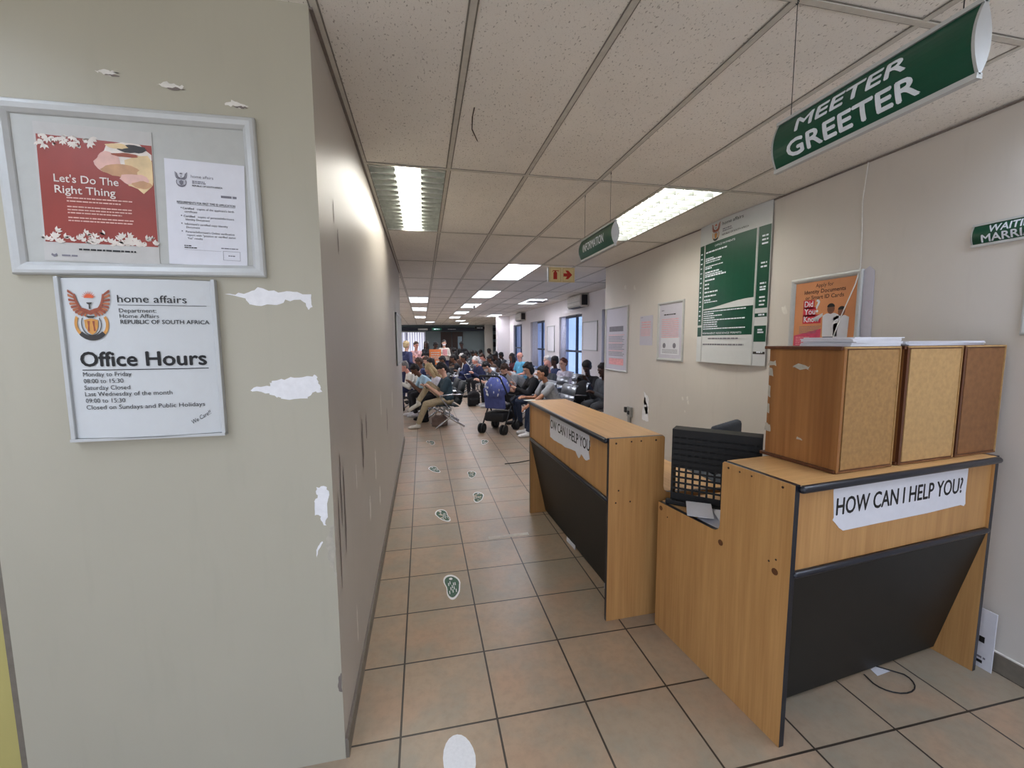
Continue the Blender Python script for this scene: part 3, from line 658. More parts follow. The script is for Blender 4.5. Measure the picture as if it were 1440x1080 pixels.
for s_, z, ww in (('Monday to Friday', .202, .137), ('08:00 to 15:30', .181, .113), ('Saturday Closed', .160, .130), ('Last Wednesday of the month', .140, .244), ('09:00 to 15:30', .119, .113), ('Closed on Sundays and Public Holidays', .098, .330)):
    mb.text(s_, .050, z, .0135, I, w=ww, y=-.002, warp=bow)
mb.text('We Care!!', .345, .040, .013, I, w=.062, shear=.35, y=-.002, warp=bow, rot=.55)
for x0, x1, z, th in ((.168, .405, .422, .0015), (.050, .398, .221, .0025)):
    for i in range(8):
        a, b = x0+(x1-x0)*i/8, x0+(x1-x0)*(i+1)/8; mb.face([(a, bow(a, 0)-.002, z), (b, bow(b, 0)-.002, z), (b, bow(b, 0)-.002, z+th), (a, bow(a, 0)-.002, z+th)], I)
mb.build('lettering', t)

# ------------------------------------------------------------------ hanging and wall signs (lens-shaped section)
def lens_sign(label, x, y0, y1, z0, z1, lines, wires, half=.03, wall=False, cat='sign'):
    """sign running along y, facing -x ; local x runs from the far end (y1) towards the viewer"""
    t = thing('hanging_sign' if not wall else 'wall_sign', label, cat, (x, y1, z0), -PI/2)
    L = y1-y0; h = z1-z0
    f = lambda X, Z: -half*(1-((Z-h/2)/(h/2))**2)
    n = 12; mb = MB()
    zs = [h*i/n for i in range(n+1)]
    for a, b in zip(zs, zs[1:]):
        mb.face([(.006, f(0, a), a), (L-.006, f(0, a), a), (L-.006, f(0, b), b), (.006, f(0, b), b)], 'green_sign')
        if not wall: mb.face([(.006, -f(0, a), a), (L-.006, -f(0, a), a), (L-.006, -f(0, b), b), (.006, -f(0, b), b)], 'green_sign')
    mb.build('panel', t, smooth=True)
    for xx in (0, L-.006):
        mb = MB()
        poly = [(f(0, z)-.002, z) for z in zs]+([(-f(0, z)+.002, z) for z in zs[::-1]] if not wall else [(.0, h), (0, 0)])
        mb.prism(poly, 0, xx, xx+.006, 'alu')
        mb.build('end_cap', t)
    MB().box((0, -.008, -.008), (L, .008 if not wall else 0, .004), 'alu_white').box((0, -.008, h-.004), (L, .008 if not wall else 0, h+.006), 'alu_white').build('rail', t)
    if lines:
        mb = MB()
        for (s_, X, Z, hh, ww, bold, sh) in lines: mb.text(s_, X, Z, hh, 'white_letter', w=ww, bold=bold, shear=sh, y=-.002, warp=f, cut=8)
        mb.build('lettering', t)
    for wx in wires:
        MB().cyl((wx, 0, h), (wx, 0, H-z0-.003), .0012, .0012, 'cable_black', 6).tube([(wx, 0, H-z0-.006), (wx+.006, 0, H-z0-.012), (wx, 0, H-z0-.02), (wx-.006, 0, H-z0-.012)], .0015, 'cable_black', 5).build('wire', t)
    return t
lens_sign('large green hanging sign reading MEETER GREETER', 1.2, .742, 1.283, 2.176, 2.326, [('MEETER', .090, .090, .038, .315, .04, 0), ('GREETER', .062, .020, .046, .372, .04, 0)], (.05, .5), .022)
lens_sign('small green hanging sign reading INFORMATION before the ceiling light', 1.215, 2.545, 3.125, 2.216, 2.362, [('INFORMATION', .09, .045, .055, .36, .012, 0)], (.06, .50), .025)
lens_sign('green wall sign starting WAITING and MARRIAGES, cut by the right edge', XR-.001, .85, 1.625, 2.062, 2.158, [('WAITING AREA', .066, .052, .032, .30, .03, 0), ('MARRIAGES', .042, .010, .034, .265, .03, 0)], (), .015, True)

# fire extinguisher direction sign
t = thing('fire_sign', 'small cream hanging sign with red fire extinguisher and arrow', 'sign', (1.785, 5.85, 2.444))
for k in (0, 1): 
    p = MB().box((k*.195, -.006, 0), (k*.195+.188, .006, .205), 'fire_cream').build('panel', t)
    MB().box((k*.195+.012, -.0075, .012), (k*.195+.014, -.006, .193), 'ink_grey').box((k*.195+.174, -.0075, .012), (k*.195+.176, -.006, .193), 'ink_grey').box((k*.195+.012, -.0075, .012), (k*.195+.176, -.006, .014), 'ink_grey').box((k*.195+.012, -.0075, .191), (k*.195+.176, -.006, .193), 'ink_grey').build('border', p)
MB().prism([(.065, .04), (.12, .04), (.12, .13), (.105, .145), (.105, .155), (.145, .152), (.145, .162), (.06, .165), (.045, .14), (.052, .14), (.066, .155), (.08, .155), (.08, .145), (.065, .13)], 1, -.0085, -.006, 'fire_red').build('extinguisher_symbol', t)
MB().prism([(.215, .08), (.27, .08), (.245, .045), (.285, .045), (.345, .105), (.285, .165), (.245, .165), (.27, .125), (.215, .125)], 1, -.0085, -.006, 'fire_red').build('arrow_symbol', t)
for xx in (.02, .365): MB().cyl((xx, 0, .2), (xx, 0, .24), .002, .002, 'alu', 6).build('hanger', t)
MB().box((-.022, -.008, 0), (-.002, .008, .205), 'alu_white').build('edge_strip', t)

# ------------------------------------------------------------------ things on the right wall (local x runs towards the viewer)
def on_right(name, label, cat, y_far, z0, group=None): return thing(name, label, cat, (XR-.001, y_far, z0), -PI/2, group)
t = on_right('price_board', 'large green and white price list board with crest on the right wall', 'board', 3.735, 1.39)
W_, H_ = .875, 1.298
bow2 = lambda x, z: -.03*(1-((x-W_/2)/(W_/2))**2)-.012
mb = MB(); n = 20
def sheet(mb, x0, x1, z0, z1, mat, dy, bw, n=8):
    for i in range(n):
        a, b = x0+(x1-x0)*i/n, x0+(x1-x0)*(i+1)/n
        mb.face([(a, bw(a, 0)-dy, z0), (b, bw(b, 0)-dy, z0), (b, bw(b, 0)-dy, z1), (a, bw(a, 0)-dy, z1)], mat)
sheet(mb, .004, W_-.004, .004, H_-.004, 'sign_white', 0, bow2, 20)
for i in range(20):
    a, b = W_*i/20, W_*(i+1)/20
    for zz in (.004, H_-.004): mb.face([(a, bow2(a, 0), zz), (b, bow2(b, 0), zz), (b, 0, zz), (a, 0, zz)], 'alu')
mb.build('panel', t, smooth=True)
HB = 1.115
for x0, x1, z0, z1, mt in ((.012, .085, .36, HB, 0), (.100, .735, .26, .50, 0), (.755, .865, .47, HB, 0), (.755, .865, .40, .43, 0), (.755, .865, .20, .33, 0), (.755, .865, .10, .12, 1), (.012, .085, .25, .34, 0)):
    mb = MB(); sheet(mb, x0, x1, z0, z1, 'emb_dark' if mt else 'green_sign', .001, bow2, 8 if x1-x0 > .3 else 3); mb.build('green_field', t, smooth=True)
mb = MB(); sheet(mb, .100, .735, .57, HB, 'green_sign', .001, bow2)
for i in range(8):   # wave band
    a, b = .1+.635*i/8, .1+.635*(i+1)/8; zz = lambda q: .50+.055*(1-math.cos((q-.1)/.635*PI))*.5
    mb.face([(a, bow2(a, 0)-.001, zz(a)+.01), (b, bow2(b, 0)-.001, zz(b)+.01), (b, bow2(b, 0)-.001, .57), (a, bow2(a, 0)-.001, .57)], 'green_sign')
mb.build('green_field', t, smooth=True)
emblem(t, .255, 1.20, .155, -.002, True, bow2)
mb = MB().text('home affairs', .345, 1.235, .028, 'ink', w=.25, y=-.003, warp=bow2).strokes(.35, .46, 1.195, .009, 'ink_grey', -.003, bow2).strokes(.35, .47, 1.178, .009, 'ink_grey', -.003, bow2).text('REPUBLIC OF SOUTH AFRICA', .345, 1.145, .014, 'ink', w=.31, bold=.012, y=-.003, warp=bow2)
mb.text('OFFICE PAYMENTS', .25, 1.07, .016, 'white_letter', w=.26, bold=.01, y=-.003, warp=bow2)
rl = random.Random(12); zz = 1.03
for hd, ln in ((.30, 0), (.0, .12), (.24, .22), (.0, .26), (.10, .0), (.22, .25), (.30, 0), (.15, .0), (.07, 0), (.07, 0), (.2, 0), (.18, 0), (.1, .2)):
    if hd: mb.strokes(.115, .115+hd, zz, .013, 'white_letter', -.003, bow2, rl)
    zz -= .018
    if ln: mb.strokes(.115, .115+ln, zz, .009, 'white_letter', -.003, bow2, rl)
    zz -= .019
for k in range(9): mb.strokes(.115, .115+(.55 if k % 4 == 0 else rl.uniform(.12, .3)), .478-k*.020, .009, 'white_letter', -.003, bow2, rl)
mb.text('PERMANENT RESIDENCE PERMITS', .11, .272, .016, 'white_letter', w=.52, bold=.012, y=-.003, warp=bow2)
for z in (1.03, 1.0, .97, .82, .79, .66, .63, .61, .55, .52, .49, .41, .29, .27, .11): mb.strokes(.79, .845, z, .013, 'white_letter', -.003, bow2, rl)
for z in [.4+.045*k for k in range(15)]: mb.strokes(.03, .06, z, .012, 'white_letter', -.003, bow2, rl)
mb.strokes(.2, .6, .225, .012, 'ink_grey', -.003, bow2, rl).strokes(.12, .66, .17, .012, 'ink_grey', -.003, bow2, rl)
mb.build('lettering', t)
for xx in (.092, .744): MB().box((xx-.006, bow2(xx, 0)-.004, .01), (xx+.006, 0, HB), 'alu_white').build('divider_rail', t)

t = on_right('framed_poster', 'white frame with orange Did You Know poster above the counter cabinets', 'frame', 2.655, 1.42)
W_, H_ = .515, .62
MB().box((.01, -.004, .01), (W_-.01, 0, H_-.01), 'paper').build('backing', t)
snap_frame(t, W_, H_, .034, 'alu_white', .022)
for s_ in [1]:
    p = MB().box((.034, -.0055, .034), (W_-.034, -.0042, H_-.034), 'poster_orange').build('poster_sheet', t)
mb = MB()
mb.prism([(.04, .04), (.24, .04), (.25, .26), (.04, .215)], 1, -.0062, -.0056, 'magenta_poster')
mb.build('pink_panel', t)
mb = MB().text('Apply for', .257, .545, .025, 'ink', w=.13, align='C', y=-.0064).text('Identity Documents', .257, .505, .026, 'ink', w=.30, bold=.01, align='C', y=-.0064).text('or Smart ID Cards', .257, .465, .026, 'ink', w=.28, bold=.008, align='C', y=-.0064)
mb.text('Did', .115, .415, .040, 'white_letter', w=.065, bold=.02, y=-.0075).text('You', .115, .362, .040, 'white_letter', w=.085, bold=.02, y=-.0075).text('Know', .115, .309, .040, 'white_letter', w=.12, bold=.02, y=-.0075).text('?', .205, .375, .085, 'white_letter', bold=.02, y=-.0075)
mb.box((.105, -.0070, .40), (.19, -.0063, .462), 'red_letter').box((.105, -.0070, .348), (.205, -.0063, .41), 'red_letter').box((.105, -.0070, .298), (.245, -.0063, .358), 'red_letter')
for k in range(5): mb.strokes(.08, .25-.01*k, .275-k*.011, .004, 'ink_grey', -.0064, rnd=rl)
for k in range(6): mb.strokes(.055, .17+.01*(k % 3), .20-k*.013, .005, 'pink_print', -.0068, rnd=rl)
mb.build('lettering', t)
mb = MB()
def fig(x, s_, top):
    P = lambda pts, mat, dy: mb.face([(x+a*s_, -.0072-dy, .10+b*s_) for a, b in pts], mat)
    P([(-.05, 0), (.05, 0), (.05, .12), (-.05, .12)], 'bar_blue', 0); P([(-.055, .11), (.055, .11), (.06, .26), (.03, .275), (-.03, .275), (-.06, .26)], 'paper', .0002)
    P([(-.06, .26), (-.11, .22), (-.14, .235), (-.13, .25), (-.06, .28)] if top else [(.05, .26), (-.06, .21), (-.07, .23), (.0, .27)], 'paper', .0003)
    P([(.028*math.cos(i*PI/6), .305+.036*math.sin(i*PI/6)) for i in range(12)], 'skin_print', .0004); P([(.029*math.cos(i*PI/6), .318+.026*math.sin(i*PI/6)) for i in range(7)], 'ink', .0005)
M('skin_print', (130, 84, 62), .5)
fig(.315, .95, True); fig(.39, .88, False); mb.build('picture', t)
mb = MB().prism([(W_+.006, 0.02), (W_+.07, 0.03), (W_+.06, .6), (W_+.03, .63), (W_-.0, .61)], 1, -.006, -.001, 'paper_grey')
tag(mb.build('plastic_sleeve', None, loc=(XR-.001, 2.655, 1.42), rz=-PI/2), 'pale plastic sleeve stuck on wall at right of orange poster', 'sleeve')

def notice(name, label, cat, y0, y1, z0, z1, rail, body):
    t = on_right(name, label, cat, y1, z0); W_, H_ = y1-y0, z1-z0
    MB().box((.008, -.004, .008), (W_-.008, 0, H_-.008), 'paper_grey').build('sheet', t)
    if rail: snap_frame(t, W_, H_, rail, 'alu_white', .018)
    mb = MB(); body(mb, W_, H_); mb.build('lettering', t); return t
def bodyA(mb, W, H):
    mb.box((.12, -.0052, H*.62), (W-.14, -.004, H*.70), 'ink_grey')
    for k in range(14): mb.strokes(.1, W-.1-(k % 3)*.03, H*.56-k*.022, .009, 'ink_grey' if k % 5 else 'pink_print', -.0055, rnd=rl)
    mb.box((.12, -.0052, H*.10), (W-.12, -.004, H*.20), 'pink_print')
notice('notice_board', 'tall framed white notice near the wall corner above the farther counter', 'frame', 5.19, 5.88, 1.175, 2.078, .022, bodyA)
def bodyB(mb, W, H):
    mb.strokes(.03, .08, H-.03, .006, 'ink_grey', -.0055, rnd=rl)
    for k in range(3): mb.strokes(.05, W-.05, H*.75-k*.03, .014, 'pink_print', -.0055, rnd=rl)
    for k in range(5): mb.strokes(.03, W-.05, H*.52-k*.018, .007, 'pink_print', -.0055, rnd=rl)
notice('notice_sheet', 'small unframed pinkish notice sheet between two framed notices', 'notice', 4.575, 4.885, 1.54, 1.915, 0, bodyB)
def bodyC(mb, W, H):
    mb.strokes(.07, .12, H-.1, .01, 'ink_grey', -.0055, rnd=rl); mb.strokes(.12, .35, H-.15, .012, 'ink', -.0055, rnd=rl)
    for k in range(10): mb.strokes(.08, W-.09, H-.2-k*.022, .008, 'pink_print', -.0055, rnd=rl)
    mb.box((.07, -.0055, .07), (W-.07, -.0045, .26), 'paper')
    for q in (.14, W-.16): mb.prism([(q+.03*math.cos(i*PI/6), .17+.03*math.sin(i*PI/6)) for i in range(12)], 1, -.0065, -.0056, 'ink_grey')
    for k in range(3): mb.strokes(.10, W-.1, .12-k*.016, .006, 'ink_grey', -.0062, rnd=rl)
notice('framed_notice', 'silver framed pinkish notice left of the green price board', 'frame', 3.965, 4.46, 1.378, 2.035, .03, bodyC)

notice('framed_notice', 'framed notice cut off by the right photo edge below the green sign', 'frame', .90, 1.412, 1.62, 2.03, .03, bodyB)
t = on_right('wall_socket', 'grey metal socket box on the wall behind the farther counter', 'socket', 5.12, .60)
MB().box((0, -.035, 0), (.10, 0, .13), 'socket_grey', bev=.004).build('housing', t); MB().box((.03, -.045, .03), (.07, -.035, .08), 'black').build('switch', t)
MB().box((-.09, -.03, .04), (-.04, 0, .11), 'black').build('plug', t)
MB().box((.0, -.02, -.6), (.06, 0, 0), 'socket_grey').build('conduit', t)
cp = [(XR-.006, 2.30, H-.01), (XR-.006, 2.185, 2.45), (XR-.006, 2.172, 2.25), (XR-.008, 2.165, 2.05), (XR-.03, 2.17, 1.95), (XR-.03, 2.25, 1.75), (XR-.03, 2.33, 1.5)]
tag(MB().tube([(XR-.006, 2.167, 2.675)]+cp[1:], .0035, 'cable_white', 6).build('wall_cable', None, smooth=True), 'thin white cable running down the right wall past the orange poster', 'cable')
# leaning white card by the counter foot
t = thing('white_card', 'white printed card leaning at the wall foot beside the nearer counter', 'card', (XR-.05, 1.475, .0), -PI/2)
mb = MB().box((0, -.006, 0), (.125, -.001, .30), 'paper', bev=.001); mb.build('sheet', t)
MB().box((.03, -.0075, .10), (.04, -.006, .28), 'ink').box((.07, -.0075, .13), (.09, -.006, .16), 'ink').strokes(.06, .10, .05, .01, 'ink_grey', -.0075).strokes(.055, .09, .025, .015, 'ink', -.0075).build('printing', t)
t.rotation_euler.x = -.0
# ------------------------------------------------------------------ left corridor notice board, cord, ceiling oddments
t = thing('notice_board', 'thin framed notice board on the corridor wall near its far end', 'frame', (XW+.001, 5.55, 1.30), PI/2)
MB().box((.0, -.012, 0), (1.2, 0, .68), 'board_grey').build('panel', t)
mb = MB(); mb.box((0, -.022, 0), (1.2, -.0, .025), 'alu').box((0, -.022, .655), (1.2, 0, .68), 'alu').box((0, -.022, 0), (.025, 0, .68), 'alu').box((1.175, -.022, 0), (1.2, 0, .68), 'alu').build('frame_rail', t)
tag(MB().box((-.9, -.25, -.004), (.9, .25, 0), 'dark_grille').build('air_vent', None, loc=(3.1, 11.3, H-.004)), 'dark square air vent in the hall ceiling near the windows', 'vent')
bpy.data.objects['air_vent'].scale = (.3, 1, 1)
mb = MB()
for a, b in (((0, 0), (.0, .08)), ((.0, .08), (.012, .2)), ((.012, .2), (.055, .32))): mb.cap((a[0], a[1], 0), (b[0], b[1], 0), .0028, .0022, 'hole', 6, 2)
tag(mb.build('ceiling_thread', None, loc=(.265, 2.06, H-.003)), 'dark thread mark stuck on the ceiling tile', 'thread')

# ------------------------------------------------------------------ floor stickers
def sole(s=1., mirror=1):
    pts = []
    for i in range(28):
        a = 2*PI*i/28; yv = math.sin(a)*.145; wv = .056+.013*math.sin(a)-.010*math.exp(-((yv+.01)/.05)**2)
        pts.append((mirror*(wv*math.cos(a)+.008*math.cos(yv*18)), yv))
    return [(x*s, y*s) for x, y in pts]
def footprint(label, x, y, rz, full_white, s=1.0, mir=1, worn=0, grp='footprint stickers on the floor'):
    t = thing('footprint_sticker', label, 'floor sticker', (x, y, .0008), rz, grp)
    MB().prism([(a, b) for a, b in sole(s, mir)], 2, 0, .0008, 'footprint_white').build('base', t)
    if not full_white:
        g = MB(); g.prism([(a, b) for a, b in sole(s*.84, mir)], 2, .0009, .0013, 'footprint_green'); g.build('green_print', t)
        g = MB(); rr_ = random.Random(int(x*100))
        for k in range(5):
            for q in range(2): 
                xx = -.022+.012*k*.9; y0 = rr_.uniform(-.09, -.02)+q*.05; g.box((xx*s, y0*s, .0014), ((xx+.005)*s, (y0+.035)*s, .0017), 'footprint_white')
        for k in range(int(worn*14)):
            xx, yy, rd = rr_.uniform(-.035, .035), rr_.uniform(-.11, .11), rr_.uniform(.006, .016)
            g.prism([((xx+rd*math.cos(i*PI/4)*rr_.uniform(.6, 1.3))*s, (yy+rd*math.sin(i*PI/4)*rr_.uniform(.6, 1.3))*s) for i in range(8)], 2, .0014, .0018, 'floor_print')
        g.prism([((.012*math.cos(i*PI/4))*s, (.09+.014*math.sin(i*PI/4))*s) for i in range(8)], 2, .0014, .0018, 'footprint_white')
        g.build('white_lettering', t)
M('floor_print', (190, 176, 158), .6)
footprint('plain white footprint sticker nearest the viewer on the floor', .085, 1.415, -.12, True, 1.15)
footprint('green footprint sticker with white edge, nearest green one by the corridor wall', .148, 2.64, .02, False)
footprint('worn green footprint sticker, second green one up the corridor', .147, 3.80, .25, False, 1.05, -1, .7)
footprint('worn pale green footprint sticker left of the farther counter', .52, 4.19, -.15, False, 1.05, 1, 1.)
footprint('faded footprint sticker beyond the worn pale green one', .54, 4.95, -.1, False, 1., 1, 1.2)
footprint('dark green footprint sticker close to the corridor wall in mid floor', .11, 5.25, .3, False, 1.05, -1, .3)
footprint('scraped whitish footprint sticker in front of the crossed-leg man', .09, 6.7, .2, False, 1.1, 1, 1.6)
footprint('green footprint sticker in front of the blue stroller', .93, 6.55, -.2, False, 1.1, 1, .5)
tag(MB().prism(ragged([(-.17, -.02), (.17, -.03), (.17, .02), (-.17, .025)], .004), 2, 0, .0008, 'tape').build('floor_tape', None, loc=(.66, 3.27, .0005), rz=.05), 'worn strip of pale tape on the tiles near the farther counter', 'tape')
tag(MB().tube([(1.02, 5.28, .006), (1.2, 5.30, .006), (1.36, 5.36, .006), (1.9, 5.45, .006)], .006, 'cable_black', 6).build('floor_cable', None, smooth=True), 'dark cable on the floor behind the farther counter', 'cable')
cb = [(2.03, 1.47, .006)]+[(2.12+.10*math.cos(a), 1.42+.075*math.sin(a), .005) for a in [PI*.9+PI*1.15*i/12 for i in range(13)]]+[(2.14, 1.50, .006)]
tag(MB().tube(cb, .003, 'cable_black', 6).build('floor_cable', None, smooth=True), 'thin black cable loop at the foot of the nearer counter', 'cable')
tag(MB().prism([(0, 0), (.09, .01), (.06, .05), (.01, .04)], 2, 0, .001, 'paper').build('paper_scrap', None, loc=(2.09, 1.455, .0005)), 'white paper scrap by the black cable at nearer counter', 'paper')

# ------------------------------------------------------------------ hall fittings
def aircon(label, y, z, s=1.):
    t = thing('air_conditioner', label, 'air conditioner', (XH-.001, y, z), -PI/2, 'wall air conditioners')
    MB().prism([(-.21, .05), (-.17, .0), (-.02, .0), (0, .03), (0, .29), (-.17, .29), (-.21, .24)], 0, 0, .85*s, 'aircon_white').build('body', t)
    MB().box((.04, -.195, -.004), (.81*s, -.06, .012), 'dark_slot').build('vent', t); MB().box((.851*s, -.17, .04), (.86*s, -.03, .27), 'dark_slot').build('side_grille', t)
    MB().box((0.02, -.214, .12), (.83*s, -.209, .13), 'socket_grey').build('panel_line', t)
aircon('nearer wall air conditioner at upper right of the windows', 9.95, 2.38)
aircon('farther wall air conditioner between the two far windows', 15.9, 2.36)
def wallboard(label, y0, y1, z0, z1, dark=False):
    t = thing('notice_board', label, 'frame', (XH-.001, y1, z0), -PI/2)
    MB().box((0, -.01, 0), (y1-y0, 0, z1-z0), 'board_white').build('panel', t); mb = MB(); W_, H_ = y1-y0, z1-z0
    mb.box((0, -.02, 0), (W_, 0, .02), 'alu').box((0, -.02, H_-.02), (W_, 0, H_), 'alu').box((0, -.02, 0), (.02, 0, H_), 'alu').box((W_-.02, -.02, 0), (W_, 0, H_), 'alu').build('frame_rail', t)
wallboard('blank framed board on the window wall near the front corner', 8.56, 9.42, 1.385, 2.045)
wallboard('framed white notice between the two nearest tall windows', 11.6, 12.3, 1.3, 2.05)
def curtain(label, y, w_):
    mb = MB(); n = 14
    for i in range(n):
        a, b = i/n, (i+1)/n; f_ = lambda q: .025*math.sin(q*18)
        mb.face([(f_(a), (a-.5)*w_, 0), (f_(b), (b-.5)*w_, 0), (f_(b), (b-.5)*w_*.8, 1.5), (f_(a), (a-.5)*w_*.8, 1.5)], 'curtain')
    o = mb.build('curtain', None, smooth=True, loc=(XH+.06, y, .76)); md = o.modifiers.new('s', 'SOLIDIFY'); md.thickness = .004
    tag(o, label, 'curtain', 'pale curtains in the window wall')
curtain('pale gathered curtain at far side of the nearest tall window', 10.98, .4); curtain('pale gathered curtain at far side of the second tall window', 13.95, .7)
def board(name, label, x, y, z, w_, h_, mat, txt=None, drop=True):
    t = thing(name, label, 'sign', (x, y, z)); MB().box((-w_/2, -.03, 0), (w_/2, .03, h_), mat).build('panel', t)
    if txt: MB().text(txt, 0, h_*.3, h_*.4, 'white_letter', w=w_*.55, align='C', y=-.032).build('lettering', t)
    else: MB().strokes(-w_*.3, w_*.3, h_*.35, h_*.3, 'white_letter', -.032, rnd=rl).build('lettering', t)
    if drop: MB().cyl((-w_*.4, 0, h_), (-w_*.4, 0, H-z), .004, .004, 'cable_black', 5).cyl((w_*.4, 0, h_), (w_*.4, 0, H-z), .004, .004, 'cable_black', 5).build('hanger', t)
board('hanging_sign', 'small dark green hanging sign before the far blinds', .8, 24, 2.24, .52, .13, 'green_sign')
board('hanging_sign', 'dark hanging sign right of the far double door', 3.22, 24, 2.30, .55, .15, 'black')
board('wall_sign', 'pale sign strip above the far blinds', .05, 27.6, 2.34, .6, .12, 'alu_white', None, False)
board('wall_sign', 'dark sign strip with pale lettering over the double door', 1.9, 27.6, 2.34, .9, .13, 'bar_blue', None, False)
board('hanging_bar', 'thin grey bar hanging in front of a mid hall ceiling light', 1.45, 11.9, 2.50, .05, .10, 'tile_bar')
for k, z in enumerate((1.25, 1.75)):
    tag(MB().box((-.12, -.06, 0), (.12, 0, .32), 'black', bev=.01).build('wall_box', None, loc=(4.75, 27.99, z)), ['lower small black box on the far teal wall', 'upper small black box on the far teal wall'][k], 'box', 'black boxes on the far wall')
t = thing('sign_stand', 'orange sign with pale lettering standing in the middle of the hall', 'sign', (.40, 14.0, 0))
MB().box((-.19, -.012, .86), (.19, .012, 1.36), 'orange_sign').build('panel', t)
mb = MB()
for k, z in enumerate((1.24, 1.17, 1.10, 1.05)): mb.strokes(-.14, .14, z, .028, 'tape', -.014, rnd=rl)
mb.strokes(-.13, .13, .92, .07, 'tape', -.014, rnd=rl).box((-.16, -.0135, 1.02), (.16, -.0125, 1.03), 'tape').build('lettering', t)
MB().cyl((0, .02, .02), (0, .02, 1.1), .015, .015, 'black').box((-.18, -.14, 0), (.18, .18, .02), 'black').build('stand', t)

# ------------------------------------------------------------------ waiting chairs
def chair(label, x, y, rz, shell='chair_silver', grp='metal waiting chairs'):
    t = thing('waiting_chair', label, 'chair', (x, y, 0), rz, grp)
    def sheet_(pts, name, mat):
        mb = MB(); n = len(pts)
        for i in range(n-1):
            (y0, z0), (y1, z1) = pts[i], pts[i+1]
            mb.face([(-.25, y0, z0), (.25, y0, z0), (.25, y1, z1), (-.25, y1, z1)], mat)
        o = mb.build(name, t, smooth=True); md = o.modifiers.new('s', 'SOLIDIFY'); md.thickness = .012; return o
    sheet_([(.24, .405), (.21, .43), (.1, .425), (-.08, .405), (-.17, .41)], 'seat', shell)
    sheet_([(-.18, .43), (-.23, .52), (-.27, .66), (-.315, .82), (-.34, .845)], 'backrest', shell)
    MB().box((-.29, -.02, .33), (.29, .05, .39), 'chrome', bev=.006).build('beam', t)
    for sx in (-1, 1):
        MB().tube([(sx*.27, -.25, .62), (sx*.27, -.05, .635), (sx*.27, .18, .62), (sx*.27, .16, .56), (sx*.27, .02, .38)], .013, 'chrome', 6).build('armrest', t, smooth=True)
        MB().tube([(sx*.25, .015, .36), (sx*.25, .015, .2), (sx*.25, .26, .02)], .018, 'chrome', 6).tube([(sx*.25, .015, .2), (sx*.25, -.26, .02)], .018, 'chrome', 6).build('leg', t, smooth=True)
    return t

# ------------------------------------------------------------------ people
for n_, c_ in (('light', (214, 168, 144)), ('pink', (222, 160, 142)), ('tan', (186, 134, 104)), ('brown', (110, 72, 52)), ('dark', (70, 46, 36))): M('skin_'+n_, c_, .55, var=.06)
for n_, c_ in (('black', (26, 24, 24)), ('brown', (66, 44, 32)), ('auburn', (96, 56, 46)), ('blonde', (196, 172, 128)), ('white', (206, 202, 196)), ('grey', (120, 116, 112))): M('hair_'+n_, c_, .7, scale=90, var=.35, bump=.3)
M('lips', (150, 84, 78), .5); M('eye_dark', (34, 26, 24), .3)
CL = dict(taupe=(128, 108, 98), teal=(50, 70, 80), white=(224, 220, 226), khaki=(176, 160, 130), lblue=(176, 206, 220), grey=(168, 172, 176), grey2=(150, 154, 158), navy=(44, 50, 84), black=(30, 30, 34), jeans=(46, 56, 78), pink=(206, 164, 162), sky=(92, 170, 206), maroon=(84, 32, 40), dgrey=(82, 86, 92), cream=(214, 208, 196), cardi=(206, 202, 216), brownc=(88, 66, 54), shoe=(206, 202, 190), shoe_white=(226, 226, 228), shoe_black=(30, 28, 28), beige=(186, 172, 156), deepblue=(36, 48, 88), stripe=(190, 188, 190))
for k, v in CL.items(): M('cloth_'+k, v, .85, scale=26, var=.14, bump=.15)
def ik(S, T, l1, l2, pole):
    S, T = Vector(S), Vector(T); d = T-S; D = min(max(d.length, abs(l1-l2)+.01), (l1+l2)*.995); dn = d.normalized()
    T = S+dn*D; a = (l1*l1-l2*l2+D*D)/(2*D); hgt = math.sqrt(max(l1*l1-a*a, 0))
    p = Vector(pole); p -= dn*p.dot(dn); p.normalize(); return S+dn*a+p*hgt, T
PEOPLE = {}
